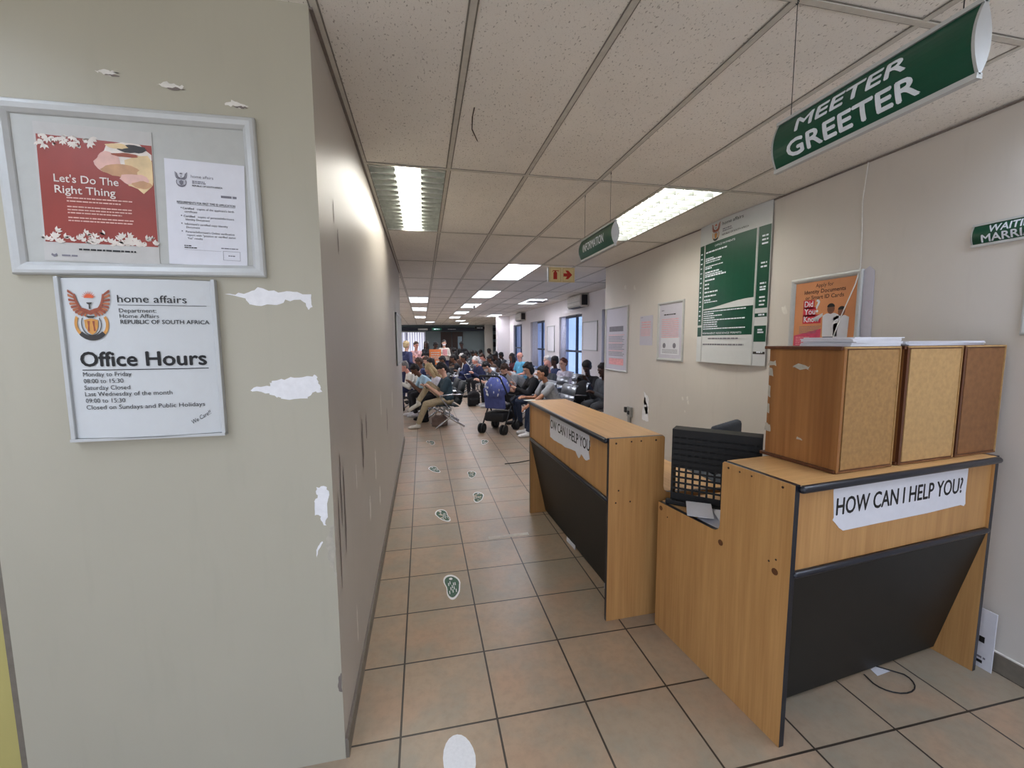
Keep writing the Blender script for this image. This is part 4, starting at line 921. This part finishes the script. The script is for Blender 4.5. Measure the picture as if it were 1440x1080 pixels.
def person(label, head, rz, sit=True, lean=22, hp=18, hy=0, hands=None, feet=None, top='grey', sleeve='short', bottom='black', shoes='shoe_black', hair='short', hcol='black', skin='tan', vox=.013, fem=False, group='people in the waiting hall', legs_shown=True, roundb=0., skirt=False, s=1.0, mask=False, chest=False):
    x, y, zt = head; a = math.radians(lean); hz = (.53 if sit else .92)
    b = a*.75+math.radians(hp)*.35
    hd = Vector((0, math.sin(b), math.cos(b)))
    sp1 = Vector((0, math.sin(a*.75), math.cos(a*.75))); sp2 = Vector((0, math.sin(a*1.15+roundb), math.cos(a*1.15+roundb)))
    need = zt-hz-(.17*hd.z+.115); tf = need/(.26*sp1.z+.25*sp2.z); tf = min(max(tf, .78), 1.16)
    H0 = Vector((0, 0, hz)); MID = H0+sp1*.26*tf; N = MID+sp2*.25*tf; HC = N+hd*.17+Vector((0, .015, 0))
    Rz = Matrix.Rotation(rz, 3, 'Z'); off = Rz@HC
    t = thing('person', label, 'person', (x-off.x, y-off.y, 0), rz, group)
    shw = .165 if not fem else .145; SH = {sg: N-sp2*.055+Vector((sg*shw, 0, 0)) for sg in (-1, 1)}
    if hands is None: hands = ((-.06, .34, .70), (.06, .34, .70)) if sit else ((-.24, .05, .86), (.24, .05, .86))
    if feet is None: feet = ((-.11, .40, 0), (.11, .44, 0)) if sit else ((-.10, .02, 0), (.10, .0, 0))
    sk = 'skin_'+skin; B = MB()
    # trunk
    B.cap(H0+Vector((-.07, 0, 0)), H0+Vector((.07, 0, 0)), .095, .095, sk); B.cap(H0, MID, .10, .105, sk); B.cap(MID+Vector((-.06, 0, 0)), N-sp2*.09+Vector((-.08, 0, 0)), .09, .08, sk); B.cap(MID+Vector((.06, 0, 0)), N-sp2*.09+Vector((.08, 0, 0)), .09, .08, sk)
    B.cap(SH[-1], SH[1], .052, .052, sk); B.cap(N-sp2*.04, HC-hd*.05, .05, .048, sk)
    # head
    Rh = Matrix.Rotation(math.radians(hy), 3, 'Z')@Matrix.Rotation(-(math.radians(hp)+a*.25), 3, 'X')
    hw = lambda px, py, pz: HC+Rh@Vector((px, py, pz))
    B.ell(hw(0, -.008, .025), (.074, .093, .088), sk, Rh); B.ell(hw(0, .022, -.035), (.055, .062, .075), sk, Rh); B.cap(hw(0, .082, .012), hw(0, .102, -.022), .009, .014, sk, 8); B.ell(hw(0, .074, -.092), (.024, .018, .018), sk, Rh)
    B.cap(hw(-.035, .078, .032), hw(.035, .078, .032), .012, .012, sk, 8)
    for sg in (-1, 1): B.ell(hw(sg*.076, -.005, -.008), (.012, .02, .03), sk, Rh)
    elb = {}; knees = {}; ank = {}
    for sg, hnd in zip((-1, 1), hands):
        E, T = ik(SH[sg], hnd, .285, .25, (sg*.45, -.5, -.75)); elb[sg] = (E, T)
        B.cap(SH[sg], E, .046, .038, sk); B.cap(E, T, .038, .026, sk)
        d = (T-E).normalized(); inn = Vector((-sg, 0, 0)); inn -= d*inn.dot(d); inn.normalize(); up = d.cross(inn)
        if up.z < 0: up = -up
        pc = T+d*.045; B.cap(T, T+d*.075, .026, .030, sk, 8); B.ell(pc, (.034, .034, .028), sk)
        for q in range(4):   # fingers bent at the knuckles
            base = T+d*.082+inn*(.027-.018*q); Lf = (.036, .041, .038, .03)[q]
            k1 = base+d*Lf-up*.010; k2 = k1+d*Lf*.45-up*.026; B.cap(base, k1, .0098, .009, sk, 6, 2); B.cap(k1, k2, .009, .0082, sk, 6, 2)
        th = T+d*.03+inn*.03; B.cap(th, th+d*.04+inn*.022-up*.004, .0115, .010, sk, 6, 2); B.cap(th+d*.04+inn*.022, th+d*.065+inn*.016-up*.012, .010, .009, sk, 6, 2)
    for sg, ft in zip((-1, 1), feet):
        hip = H0+Vector((sg*.085, 0, -.01)); an = Vector(ft)+Vector((0, -.04, .085))
        K, A_ = ik(hip, an, .42, .40, (sg*.12, .8, .6)); knees[sg] = (hip, K, A_); B.cap(hip, K, .07, .05, sk); B.cap(K, A_, .048, .034, sk)
    if roundb: B.cap(MID-sp1*.02-Vector((0, .03, 0)), N-sp2*.06-Vector((0, .03, 0)), .08, .07, sk)
    B.build('body', t, remesh=vox, smooth_it=2)
    # face details
    for sg in (-1, 1):
        MB().ell(hw(sg*.030, .083, .012), (.012, .006, .007), 'eye_dark', Rh, 8, 6).build('eye', t, smooth=True)
        MB().cap(hw(sg*.018, .091, .032), hw(sg*.045, .082, .034), .004, .003, 'hair_'+(hcol or 'grey'), 6, 2).build('eyebrow', t, smooth=True)
    if mask: MB().ell(hw(0, .045, -.045), (.058, .062, .05), 'cloth_white', Rh).build('face_mask', t, smooth=True)
    else: MB().ell(hw(0, .083, -.055), (.022, .007, .007), 'lips', Rh, 8, 6).build('mouth', t, smooth=True)
    # shirt
    S_ = MB(); c_ = 'cloth_'+top; pf = .016 if not fem else .012
    S_.cap(H0+Vector((-.075, 0, .03)), H0+Vector((.075, 0, .03)), .112+pf*.5, .112+pf*.5, c_); S_.cap(H0+sp1*.05, MID, .118, .12, c_)
    for sg in (-1, 1): S_.cap(MID+Vector((sg*.06, 0, 0)), N-sp2*.09+Vector((sg*.085, 0, 0)), .103, .092, c_); S_.cap(H0+Vector((sg*.06, 0, .03)), MID+Vector((sg*.06, 0, 0)), .108, .104, c_)
    S_.cap(SH[-1], SH[1], .063, .063, c_); S_.cap(N-sp2*.06, N-sp2*.012, .075, .056, c_)
    if roundb: S_.cap(MID-sp1*.02-Vector((0, .03, 0)), N-sp2*.06-Vector((0, .03, 0)), .10, .085, c_)
    if fem: 
        for sg in (-1, 1): S_.ell(MID+sp2*.06+Vector((sg*.065, .085, 0)), (.055, .05, .055), c_)
    for sg in (-1, 1):
        E, T = elb[sg]
        if sleeve == 'long': S_.cap(SH[sg], E, .064, .053, c_); S_.cap(E, E.lerp(T, .93), .053, .04, c_)
        else: S_.cap(SH[sg], SH[sg].lerp(E, .62), .066, .062, c_)
    S_.build('shirt' if sleeve == 'short' else 'jacket', t, remesh=vox*1.05)
    if chest: MB().ell(MID+sp2*.10+Vector((-.045, .118, 0)), (.045, .02, .06), 'cloth_black', None, 8, 6).ell(MID+sp2*.03+Vector((-.02, .118, 0)), (.05, .02, .025), 'cloth_black', None, 8, 6).build('chest_print', t, smooth=True)
    P = MB(); c_ = 'cloth_'+bottom
    P.cap(H0+Vector((-.075, 0, -.01)), H0+Vector((.075, 0, -.01)), .112, .112, c_)
    for sg in (-1, 1):
        hip, K, A_ = knees[sg]; P.cap(hip, K, .088, .066, c_); P.cap(K, A_+(K-A_).normalized()*.03, .064, .05, c_)
        if sit: P.cap(H0+Vector((sg*.06, -.01, -.02)), hip, .105, .09, c_)
    P.build('trousers', t, remesh=vox*1.05)
    for sg in (-1, 1):
        A_ = knees[sg][2]; low = A_.z-.085; fd = Vector((sg*.12, 1, 0)).normalized(); s_ = 'cloth_'+shoes
        tip = Vector((0, 0, -.25)) if low > .2 else Vector((0, 0, 0)); q = MB(); o_ = Vector((A_.x, A_.y, low))
        q.cap(o_+Vector((0, -.015, .038)), o_+fd*.13+tip*.3+Vector((0, 0, .034)), .040, .036, s_); q.cap(o_+fd*.10+tip*.25+Vector((0, 0, .032)), o_+fd*.165+tip*.4+Vector((0, 0, .030)), .038, .030, s_); q.cap(o_+Vector((0, -.01, .04)), A_+Vector((0, 0, .0)), .042, .042, s_)
        q.build('shoe', t, remesh=.012)
    # hair
    if hair:
        Q = MB(); h_ = 'hair_'+hcol
        if hair != 'crown': Q.ell(hw(0, -.022, .042), (.083, .094, .085), h_, Rh)
        if hair == 'short': Q.ell(hw(0, -.05, .0), (.076, .062, .075), h_, Rh); Q.ell(hw(0, .03, .088), (.06, .055, .03), h_, Rh)
        if hair == 'afro': Q.ell(hw(0, -.015, .07), (.094, .10, .085), h_, Rh); Q.ell(hw(0, -.05, .0), (.08, .065, .07), h_, Rh)
        if hair == 'bun': Q.ell(hw(0, -.05, .0), (.078, .06, .075), h_, Rh); Q.ell(hw(0, -.115, .03), (.04, .04, .04), h_, Rh)
        if hair == 'bob': 
            for sg in (-1, 1): Q.cap(hw(sg*.07, -.02, .03), hw(sg*.075, -.005, -.09), .03, .03, h_)
            Q.ell(hw(0, -.055, -.03), (.085, .055, .09), h_, Rh); Q.ell(hw(0, .04, .085), (.06, .05, .03), h_, Rh)
        if hair == 'long':
            for sg in (-1, 1): Q.cap(hw(sg*.068, -.005, .04), hw(sg*.082, .02, -.12), .03, .03, h_); Q.cap(hw(sg*.082, .02, -.12), hw(sg*.085, .03, -.26), .03, .02, h_)
            Q.ell(hw(0, -.06, -.06), (.09, .05, .13), h_, Rh); Q.cap(hw(0, -.06, -.1), hw(0, -.05, -.28), .075, .05, h_)
        if hair == 'crown': Q.ell(hw(0, -.06, .0), (.075, .05, .045), h_, Rh)
        if hair == 'beard': Q.ell(hw(0, -.05, .0), (.076, .062, .075), h_, Rh)
        if hair != 'crown':      # uneven locks
            rh = random.Random(len(label)+int(x*50))
            for _ in range(26):
                az = rh.uniform(0, 2*PI); el = rh.uniform(.15, 1.5); e_ = 1.12 if hair == 'afro' else 1.0
                Q.ell(hw(.080*e_*math.cos(az)*math.cos(el), -.024+.090*e_*math.sin(az)*math.cos(el), .045+.082*e_*math.sin(el)), (rh.uniform(.012, .022),)*3, h_, None, 8, 6)
        Q.build('hair', t, remesh=.009 if vox < .012 else .012)
        if hair == 'beard': MB().ell(hw(0, .045, -.082), (.052, .05, .035), h_, Rh).build('beard', t, smooth=True)
    PEOPLE[label] = (t, {sg: elb[sg][1] for sg in (-1, 1)}, H0)
    return t
def cap_on(t_label, col, brim=True): pass
def seat_under(pt, label, shell='chair_silver'): return chair(label, pt.location.x, pt.location.y, pt.rotation_euler.z, shell)
LEFT = PI/2       # facing the corridor wall

pts = {}
pts['P1'] = person('seated man in teal T-shirt and khaki trousers, legs crossed, reading a phone', (.35, 8.0, 1.20), LEFT+.15, lean=3, hp=40, hands=((-.05, .33, .76), (.05, .33, .76)), feet=((-.04, .60, .0), (.02, .58, .41)), top='teal', bottom='khaki', shoes='shoe', skin='light', hcol='black', vox=.009)
pts['P2'] = person('seated woman with long blonde hair and white top behind the teal-shirted man', (.13, 8.62, 1.15), LEFT+.15, lean=24, hp=34, top='white', bottom='black', hair='long', hcol='blonde', skin='light', fem=True, vox=.010)
pts['P3'] = person('seated man in light blue shirt with cropped hair, leaning forward at left', (-.17, 9.25, 1.12), LEFT+.2, lean=34, hp=30, hands=((-.1, .42, .72), (.08, .42, .72)), top='lblue', bottom='black', shoes='shoe_white', skin='brown', vox=.010)
pts['P4'] = person('person in off-white shirt cut off by the corridor wall edge', (-.43, 10.1, 1.05), LEFT+.2, lean=30, hp=10, hands=((-.1, .4, .66), (.1, .4, .66)), top='cream', sleeve='long', bottom='navy', skin='pink', hcol='grey', vox=.012)
pts['P5'] = person('seated person with black hair behind the blonde woman', (.18, 10.25, 1.18), LEFT+.1, lean=10, hp=10, top='lblue', bottom='black', skin='tan')
pts['A'] = person('seated man in grey T-shirt with dark chest print beside the farther counter', (2.0, 6.92, 1.16), LEFT+.15, lean=24, hp=0, hy=-18, hands=((-.16, .66, .46), (.12, .5, .64)), feet=((-.12, .58, 0), (.12, .50, 0)), top='grey', bottom='jeans', shoes='shoe_white', skin='tan', hcol='black', vox=.009, chest=True)
pts['C'] = person('seated person with black bobbed hair holding papers behind the stroller', (1.96, 7.75, 1.16), LEFT+.1, lean=14, hp=24, hands=((-.06, .42, .72), (.08, .40, .78)), top='black', sleeve='long', bottom='jeans', hair='bob', skin='light', fem=True, vox=.010)
pts['D'] = person('bearded man in pale grey T-shirt bent forward over the stroller', (1.70, 8.75, 1.12), LEFT+.12, lean=40, hp=30, roundb=.25, hands=((-.12, .58, .62), (.1, .5, .62)), top='grey2', bottom='black', skin='light', hcol='brown', hair='beard', vox=.010)
pts['E'] = person('seated man in dark T-shirt and face mask looking down, forearms on knees', (1.52, 10.2, 1.10), LEFT+.1, lean=36, hp=36, hands=((-.12, .55, .66), (.1, .52, .66)), top='dgrey', bottom='black', shoes='shoe_white', skin='light', hcol='black', vox=.011, mask=True)
pts['F'] = person('white-haired bearded old man in navy jacket seated in the aisle row', (1.47, 12.0, 1.16), LEFT+.45, lean=24, hp=22, top='navy', sleeve='long', bottom='black', skin='pink', hair='beard', hcol='white', vox=.011)
pts['G'] = person('man in sky blue T-shirt seated by the second far window', (2.78, 12.0, 1.29), LEFT+.45, lean=4, hp=4, hands=((-.12, .3, .64), (.14, .32, .66)), top='sky', bottom='jeans', skin='pink', hair='crown', hcol='grey', vox=.012)
pts['R'] = person('woman with black hair and maroon top beside the sky blue T-shirt man', (2.75, 13.0, 1.22), LEFT+.25, lean=8, hp=6, top='maroon', sleeve='long', bottom='black', hair='long', skin='brown', fem=True)
pts['I'] = person('bald man in blue-grey shirt behind the grey T-shirt man', (2.57, 8.5, 1.17), LEFT+.4, lean=8, hp=0, hy=25, top='dgrey', bottom='jeans', hair=None, hcol='grey', skin='pink', vox=.011)
pts['W'] = person('person with white hair and white top by the window beyond the bald man', (3.25, 10.8, 1.16), LEFT, lean=10, hp=5, top='white', sleeve='long', bottom='black', hair='short', hcol='white', skin='light')
pts['J'] = person('person in dark blue with dark head covering behind the bald man', (3.20, 10.0, 1.15), LEFT+.1, lean=8, hp=0, top='deepblue', sleeve='long', bottom='black', hair='afro', hcol='black', skin='dark')
pts['K'] = person('woman in pale lilac cardigan with auburn hair below the nearest tall window', (3.12, 9.1, 1.17), LEFT+.5, lean=8, hp=6, top='cardi', sleeve='long', bottom='cardi', hair='bun', hcol='auburn', skin='light', fem=True, vox=.011)
pts['L'] = person('man in black T-shirt with high afro hair reading a phone by the wall corner', (3.09, 7.6, 1.20), LEFT+.75, lean=8, hp=24, hands=((-.10, .30, .86), (.08, .32, .84)), top='black', bottom='black', hair='afro', skin='dark', vox=.010)
pts['N'] = person('person in dark grey half hidden behind the right wall corner', (3.10, 6.9, 1.12), LEFT+.3, lean=10, hp=12, top='dgrey', sleeve='long', bottom='dgrey', shoes='shoe_white', skin='dark')
# standing at the left and centre
person('standing woman with short blonde hair in navy top at the left hall edge', (-.43, 12.0, 1.62), -.7, sit=False, lean=4, hp=0, hands=((-.2, .12, .95), (.2, .12, .95)), top='navy', sleeve='long', bottom='navy', hair='short', hcol='blonde', skin='light', fem=True)
person('standing woman in dusty pink dress with folded arms before the far blinds', (-.20, 14.0, 1.60), PI+.4, sit=False, lean=2, hp=10, hands=((.12, .22, 1.12), (-.12, .2, 1.10)), top='pink', sleeve='long', bottom='pink', hair='bun', hcol='brown', skin='pink', fem=True)
person('standing person in black left of the orange sign', (.13, 15.5, 1.62), PI-.5, sit=False, lean=8, hp=8, top='black', sleeve='long', bottom='black', hair='long', hcol='black', skin='dark', fem=True)
person('standing person in dark clothes just behind the orange sign', (.50, 16.6, 1.58), PI+1.0, sit=False, lean=14, hp=25, top='black', sleeve='long', bottom='black', skin='dark')
person('standing woman in black and pale top wearing a mask, right of orange sign', (.79, 16.0, 1.66), PI, sit=False, lean=0, hp=4, hands=((-.1, .26, 1.1), (.1, .26, 1.1)), top='cream', sleeve='long', bottom='navy', hair='bun', skin='light', fem=True, mask=True)
person('standing man in dark coat before the far double door', (1.62, 18.0, 1.52), PI-.6, sit=False, lean=12, hp=20, top='black', sleeve='long', bottom='black', skin='dark')
# middle and far seated crowd
far = [
 ('seated person in navy blue jacket with backpack near the aisle', 1.22, 12.9, 1.08, LEFT+.1, 'deepblue', 'long', 'navy', 'short', 'black', 'brown'),
 ('seated person in white hooded top beyond the old man', 1.36, 15.0, 1.10, LEFT, 'cream', 'long', 'black', 'short', 'white', 'light'),
 ('seated woman with dark hair and olive top beyond the orange sign', 1.18, 15.6, 1.22, LEFT-.2, 'brownc', 'long', 'black', 'long', 'black', 'brown'),
 ('seated person in black with hood in front of the double door', 1.25, 17.0, 1.33, LEFT, 'black', 'long', 'black', 'afro', 'black', 'dark'),
 ('seated person in dark jacket in the deep middle rows', 1.72, 17.2, 1.18, LEFT, 'dgrey', 'long', 'black', 'short', 'black', 'dark'),
 ('seated person in green-grey top deep in the hall', 2.2, 19.0, 1.12, LEFT, 'teal', 'long', 'black', 'afro', 'black', 'dark'),
 ('seated person in white top deep in the hall', 2.42, 19.6, 1.12, LEFT, 'white', 'long', 'black', 'short', 'black', 'brown'),
 ('seated person in black top near the cream far column', 2.72, 20.0, 1.14, LEFT+.2, 'black', 'long', 'black', 'afro', 'black', 'dark'),
 ('tall seated person in black before the cream far column', 3.15, 20.2, 1.26, LEFT, 'black', 'long', 'black', 'short', 'black', 'dark'),
 ('seated person in pink top between the rows', 2.18, 15.6, 1.06, LEFT, 'pink', 'long', 'black', 'short', 'brown', 'pink'),
 ('seated person in dark coat left of the big white column', 2.62, 15.3, 1.08, LEFT+.2, 'black', 'long', 'black', 'short', 'black', 'dark'),
 ('seated person in charcoal hooded coat under the big white column', 3.0, 16.2, 1.10, LEFT, 'dgrey', 'long', 'black', 'afro', 'black', 'dark'),
 ('seated person in black cap before the big white column', 2.98, 17.3, 1.16, LEFT+.1, 'black', 'long', 'black', 'short', 'black', 'dark'),
 ('seated person in dark brown jacket behind the masked man', 2.05, 13.0, 1.06, LEFT, 'brownc', 'long', 'black', 'short', 'black', 'brown'),
 ('seated person in navy at the left behind the light blue shirt man', -.1, 11.2, 1.12, LEFT, 'navy', 'long', 'black', 'short', 'brown', 'brown'),
 ('seated person in brown top left below the orange sign', .1, 12.6, 1.12, LEFT, 'brownc', 'long', 'navy', 'short', 'brown', 'light'),
 ('seated person with black hair right below the orange sign', .55, 12.2, 1.12, LEFT, 'black', 'long', 'black', 'short', 'black', 'brown'),
 ('seated person in dark clothes on the aisle beyond the teal shirt man', .95, 13.6, 1.10, LEFT-.1, 'black', 'long', 'dgrey', 'short', 'black', 'brown'),
]
for i, (lb, x, y, z, rz, tp, sl, bt, hr, hc, skn) in enumerate(far):
    pts['f%d' % i] = person(lb, (x, y, z), rz, lean=14+(i*7) % 16, hp=10+(i*11) % 20, top=tp, sleeve=sl, bottom=bt, hair=hr, hcol=hc, skin=skn, vox=.016)
clab = {'P1': 'dark-backed chrome waiting chair under the crossed-leg man', 'A': 'silver waiting chair under the grey T-shirt man', 'C': 'silver waiting chair under the person with papers', 'D': 'silver waiting chair under the bent man', 'E': 'silver waiting chair under the masked man', 'F': 'silver waiting chair under the white-haired old man', 'L': 'silver waiting chair under the black T-shirt man', 'K': 'silver waiting chair under the lilac cardigan woman', 'G': 'silver waiting chair under the sky blue T-shirt man', 'P2': 'dark waiting chair under the blonde woman', 'P3': 'dark waiting chair under the light blue shirt man', 'P4': 'dark waiting chair at the corridor wall edge', 'P5': 'dark waiting chair behind the blonde woman'}
for k, p in pts.items():
    lb = clab.get(k) or 'waiting chair under the '+p['label'].replace('seated ', '')
    lb = ' '.join(lb.split()[:16]); chair(lb, p.location.x, p.location.y, p.rotation_euler.z, 'chair_dark' if k[0] == 'P' else 'chair_silver')
chair('empty silver waiting chair behind the grey T-shirt man', 2.60, 7.35, LEFT+.1)

def at_hand(p, sg, off=(0, 0, 0)):
    t, T, h = PEOPLE[p['label']]; return t.location+Matrix.Rotation(t.rotation_euler.z, 3, 'Z')@(T[sg]+Vector(off))
def phone(label, p, sg, off, col='black', tilt=.7):
    o = MB().box((-.036, -.004, -.072), (.036, .004, .072), col, bev=.003).build('phone', None); o.location = at_hand(p, sg, off); o.rotation_euler = (-tilt, 0, p.rotation_euler.z); tag(o, label, 'phone', 'phones in hands')
phone('dark phone held by the teal-shirted man', pts['P1'], 1, (-.05, .09, .03)); phone('dark phone held by the black T-shirt man', pts['L'], 1, (-.07, .08, .03)); phone('pink phone held by the person behind the stroller', pts['C'], -1, (.05, .08, .03), 'red_letter'); tag(MB().box((-.05, -.03, 0), (.05, .03, .002), 'paper').build('paper_slip', None, loc=b1(.02, .0, 1.0685), rz=.4), 'white paper slip on the far corner of the farther counter top', 'paper')
o = MB().box((-.1, -.002, -.14), (.1, .002, .14), 'paper').build('paper_form', None); o.location = at_hand(pts['C'], 1, (0, .08, .08)); o.rotation_euler = (-.6, .35, LEFT); tag(o, 'white paper form held by the person behind the stroller', 'paper')
o = MB().box((-.085, -.002, -.13), (.085, .002, .13), 'pink_print').build('paper_form', None); o.location = (.80, 15.66, 1.2); tag(o, 'pink paper held by the standing masked woman', 'paper')
# chest print on the grey T-shirt
pA = pts['A']; mb = MB()
tag(MB().ell((0, 0, .18), (.24, .17, .22), 'cloth_black').ell((.05, .02, .36), (.14, .09, .08), 'cloth_black').build('black_bag', None, remesh=.02, loc=(2.86, 7.28, .44)), 'black bag on the lap of the black T-shirt man', 'bag')
tag(MB().box((-.15, -.08, 0), (.15, .08, .15), 'cloth_taupe').ell((0, 0, .14), (.15, .08, .06), 'cloth_taupe').tube([(-.1, 0, .15), (-.06, 0, .25), (.06, 0, .25), (.1, 0, .15)], .015, 'cloth_taupe').build('floor_bag_shape', None, remesh=.018, loc=(.28, 8.05, .01)), 'taupe bag on the floor under the crossed-leg man\'s chair', 'bag')  # bag shape added in place of a moving shoe and brown trouser leg
tag(MB().box((-.15, -.09, 0), (.15, .09, .3), 'cloth_black').ell((0, 0, .3), (.14, .09, .07), 'cloth_black').box((-.11, -.14, .03), (.11, -.08, .18), 'cloth_black').tube([(-.04, 0, .34), (-.03, 0, .40), (.03, 0, .40), (.04, 0, .34)], .014, 'cloth_black').build('floor_bag_shape', None, remesh=.018, loc=(1.22, 10.4, .01)), 'black bag on the floor by the masked man\'s feet', 'bag')

# ------------------------------------------------------------------ stroller
t = thing('stroller', 'baby stroller with blue patterned hood and black basket in the aisle', 'stroller', (1.31, 7.32, 0), -.66)
K = 'stroller_black'; hc = Vector((0, -.02, .74))
mb = MB(); nU, nV = 16, 8
for i in range(nU):
    for j in range(nV):
        def Pp(u, v):
            az = PI*u/nU; el = -.45+(2.1)*v/nV
            return hc+Vector((.235*math.cos(az), -.27*math.sin(az)*math.cos(el) if el < PI/2 else .27*math.sin(az)*abs(math.cos(el)), .27*math.sin(az)*math.sin(el)+.0))
        mb.face([Pp(i, j), Pp(i+1, j), Pp(i+1, j+1), Pp(i, j+1)], 'stroller_blue')
bmesh.ops.remove_doubles(mb.bm, verts=mb.bm.verts[:], dist=.0005)
hood = mb.build('hood', t, smooth=True); md = hood.modifiers.new('s', 'SOLIDIFY'); md.thickness = .008
mb = MB(); rq = random.Random(3)
for k in range(40):
    az = rq.uniform(.35, PI-.35); el = rq.uniform(-.3, 1.6); p = Vector((.235*math.cos(az), -.27*math.sin(az)*math.cos(el) if el < PI/2 else .27*math.sin(az)*abs(math.cos(el)), .27*math.sin(az)*math.sin(el)))
    mb.ell(hc+p*1.03, (.011, .011, .022), 'footprint_white', None, 6, 4)
mb.build('hood_print', hood)
MB().box((-.2, -.06, .42), (.2, .22, .5), K, bev=.03).build('seat', t, smooth=True)
MB().box((-.2, -.20, .42), (.2, -.13, .80), 'stroller_blue', Matrix.Rotation(.2, 3, 'X'), bev=.03).build('backrest', t, smooth=True)
MB().box((-.19, -.20, .20), (.19, .22, .36), K, bev=.03).build('basket', t, smooth=True)
for sx in (-1, 1):
    MB().tube([(sx*.22, .25, .10), (sx*.225, .05, .48), (sx*.225, -.20, .80), (sx*.2, -.33, .99)], .014, K, 8).tube([(sx*.225, .05, .48), (sx*.22, -.23, .10)], .014, K, 8).build('frame_tube', t, smooth=True)
    for sy in (.26, -.24):
        for dx in (-.03, .03):
            w_ = MB().cyl((sx*.215+dx-.014, sy, .085), (sx*.215+dx+.014, sy, .085), .085, .085, K, 18).build('wheel', t)
            MB().cyl((sx*.215+dx-.016, sy, .085), (sx*.215+dx+.016, sy, .085), .035, .035, 'chair_dark', 12).build('hub', w_)
MB().tube([(-.2, -.33, .99), (-.17, -.36, 1.02), (.17, -.36, 1.02), (.2, -.33, .99)], .017, K, 8).build('handle', t, smooth=True)
MB().tube([(-.21, .10, .55), (-.19, .28, .62), (.19, .28, .62), (.21, .10, .55)], .014, K, 8).build('bumper_bar', t, smooth=True)
tag(MB().ell((0, 0, .03), (.1, .07, .035), 'cloth_white').build('folded_cloth', None, smooth=True, loc=(1.33, 7.2, .50)), 'white folded cloth lying in the stroller seat', 'cloth')
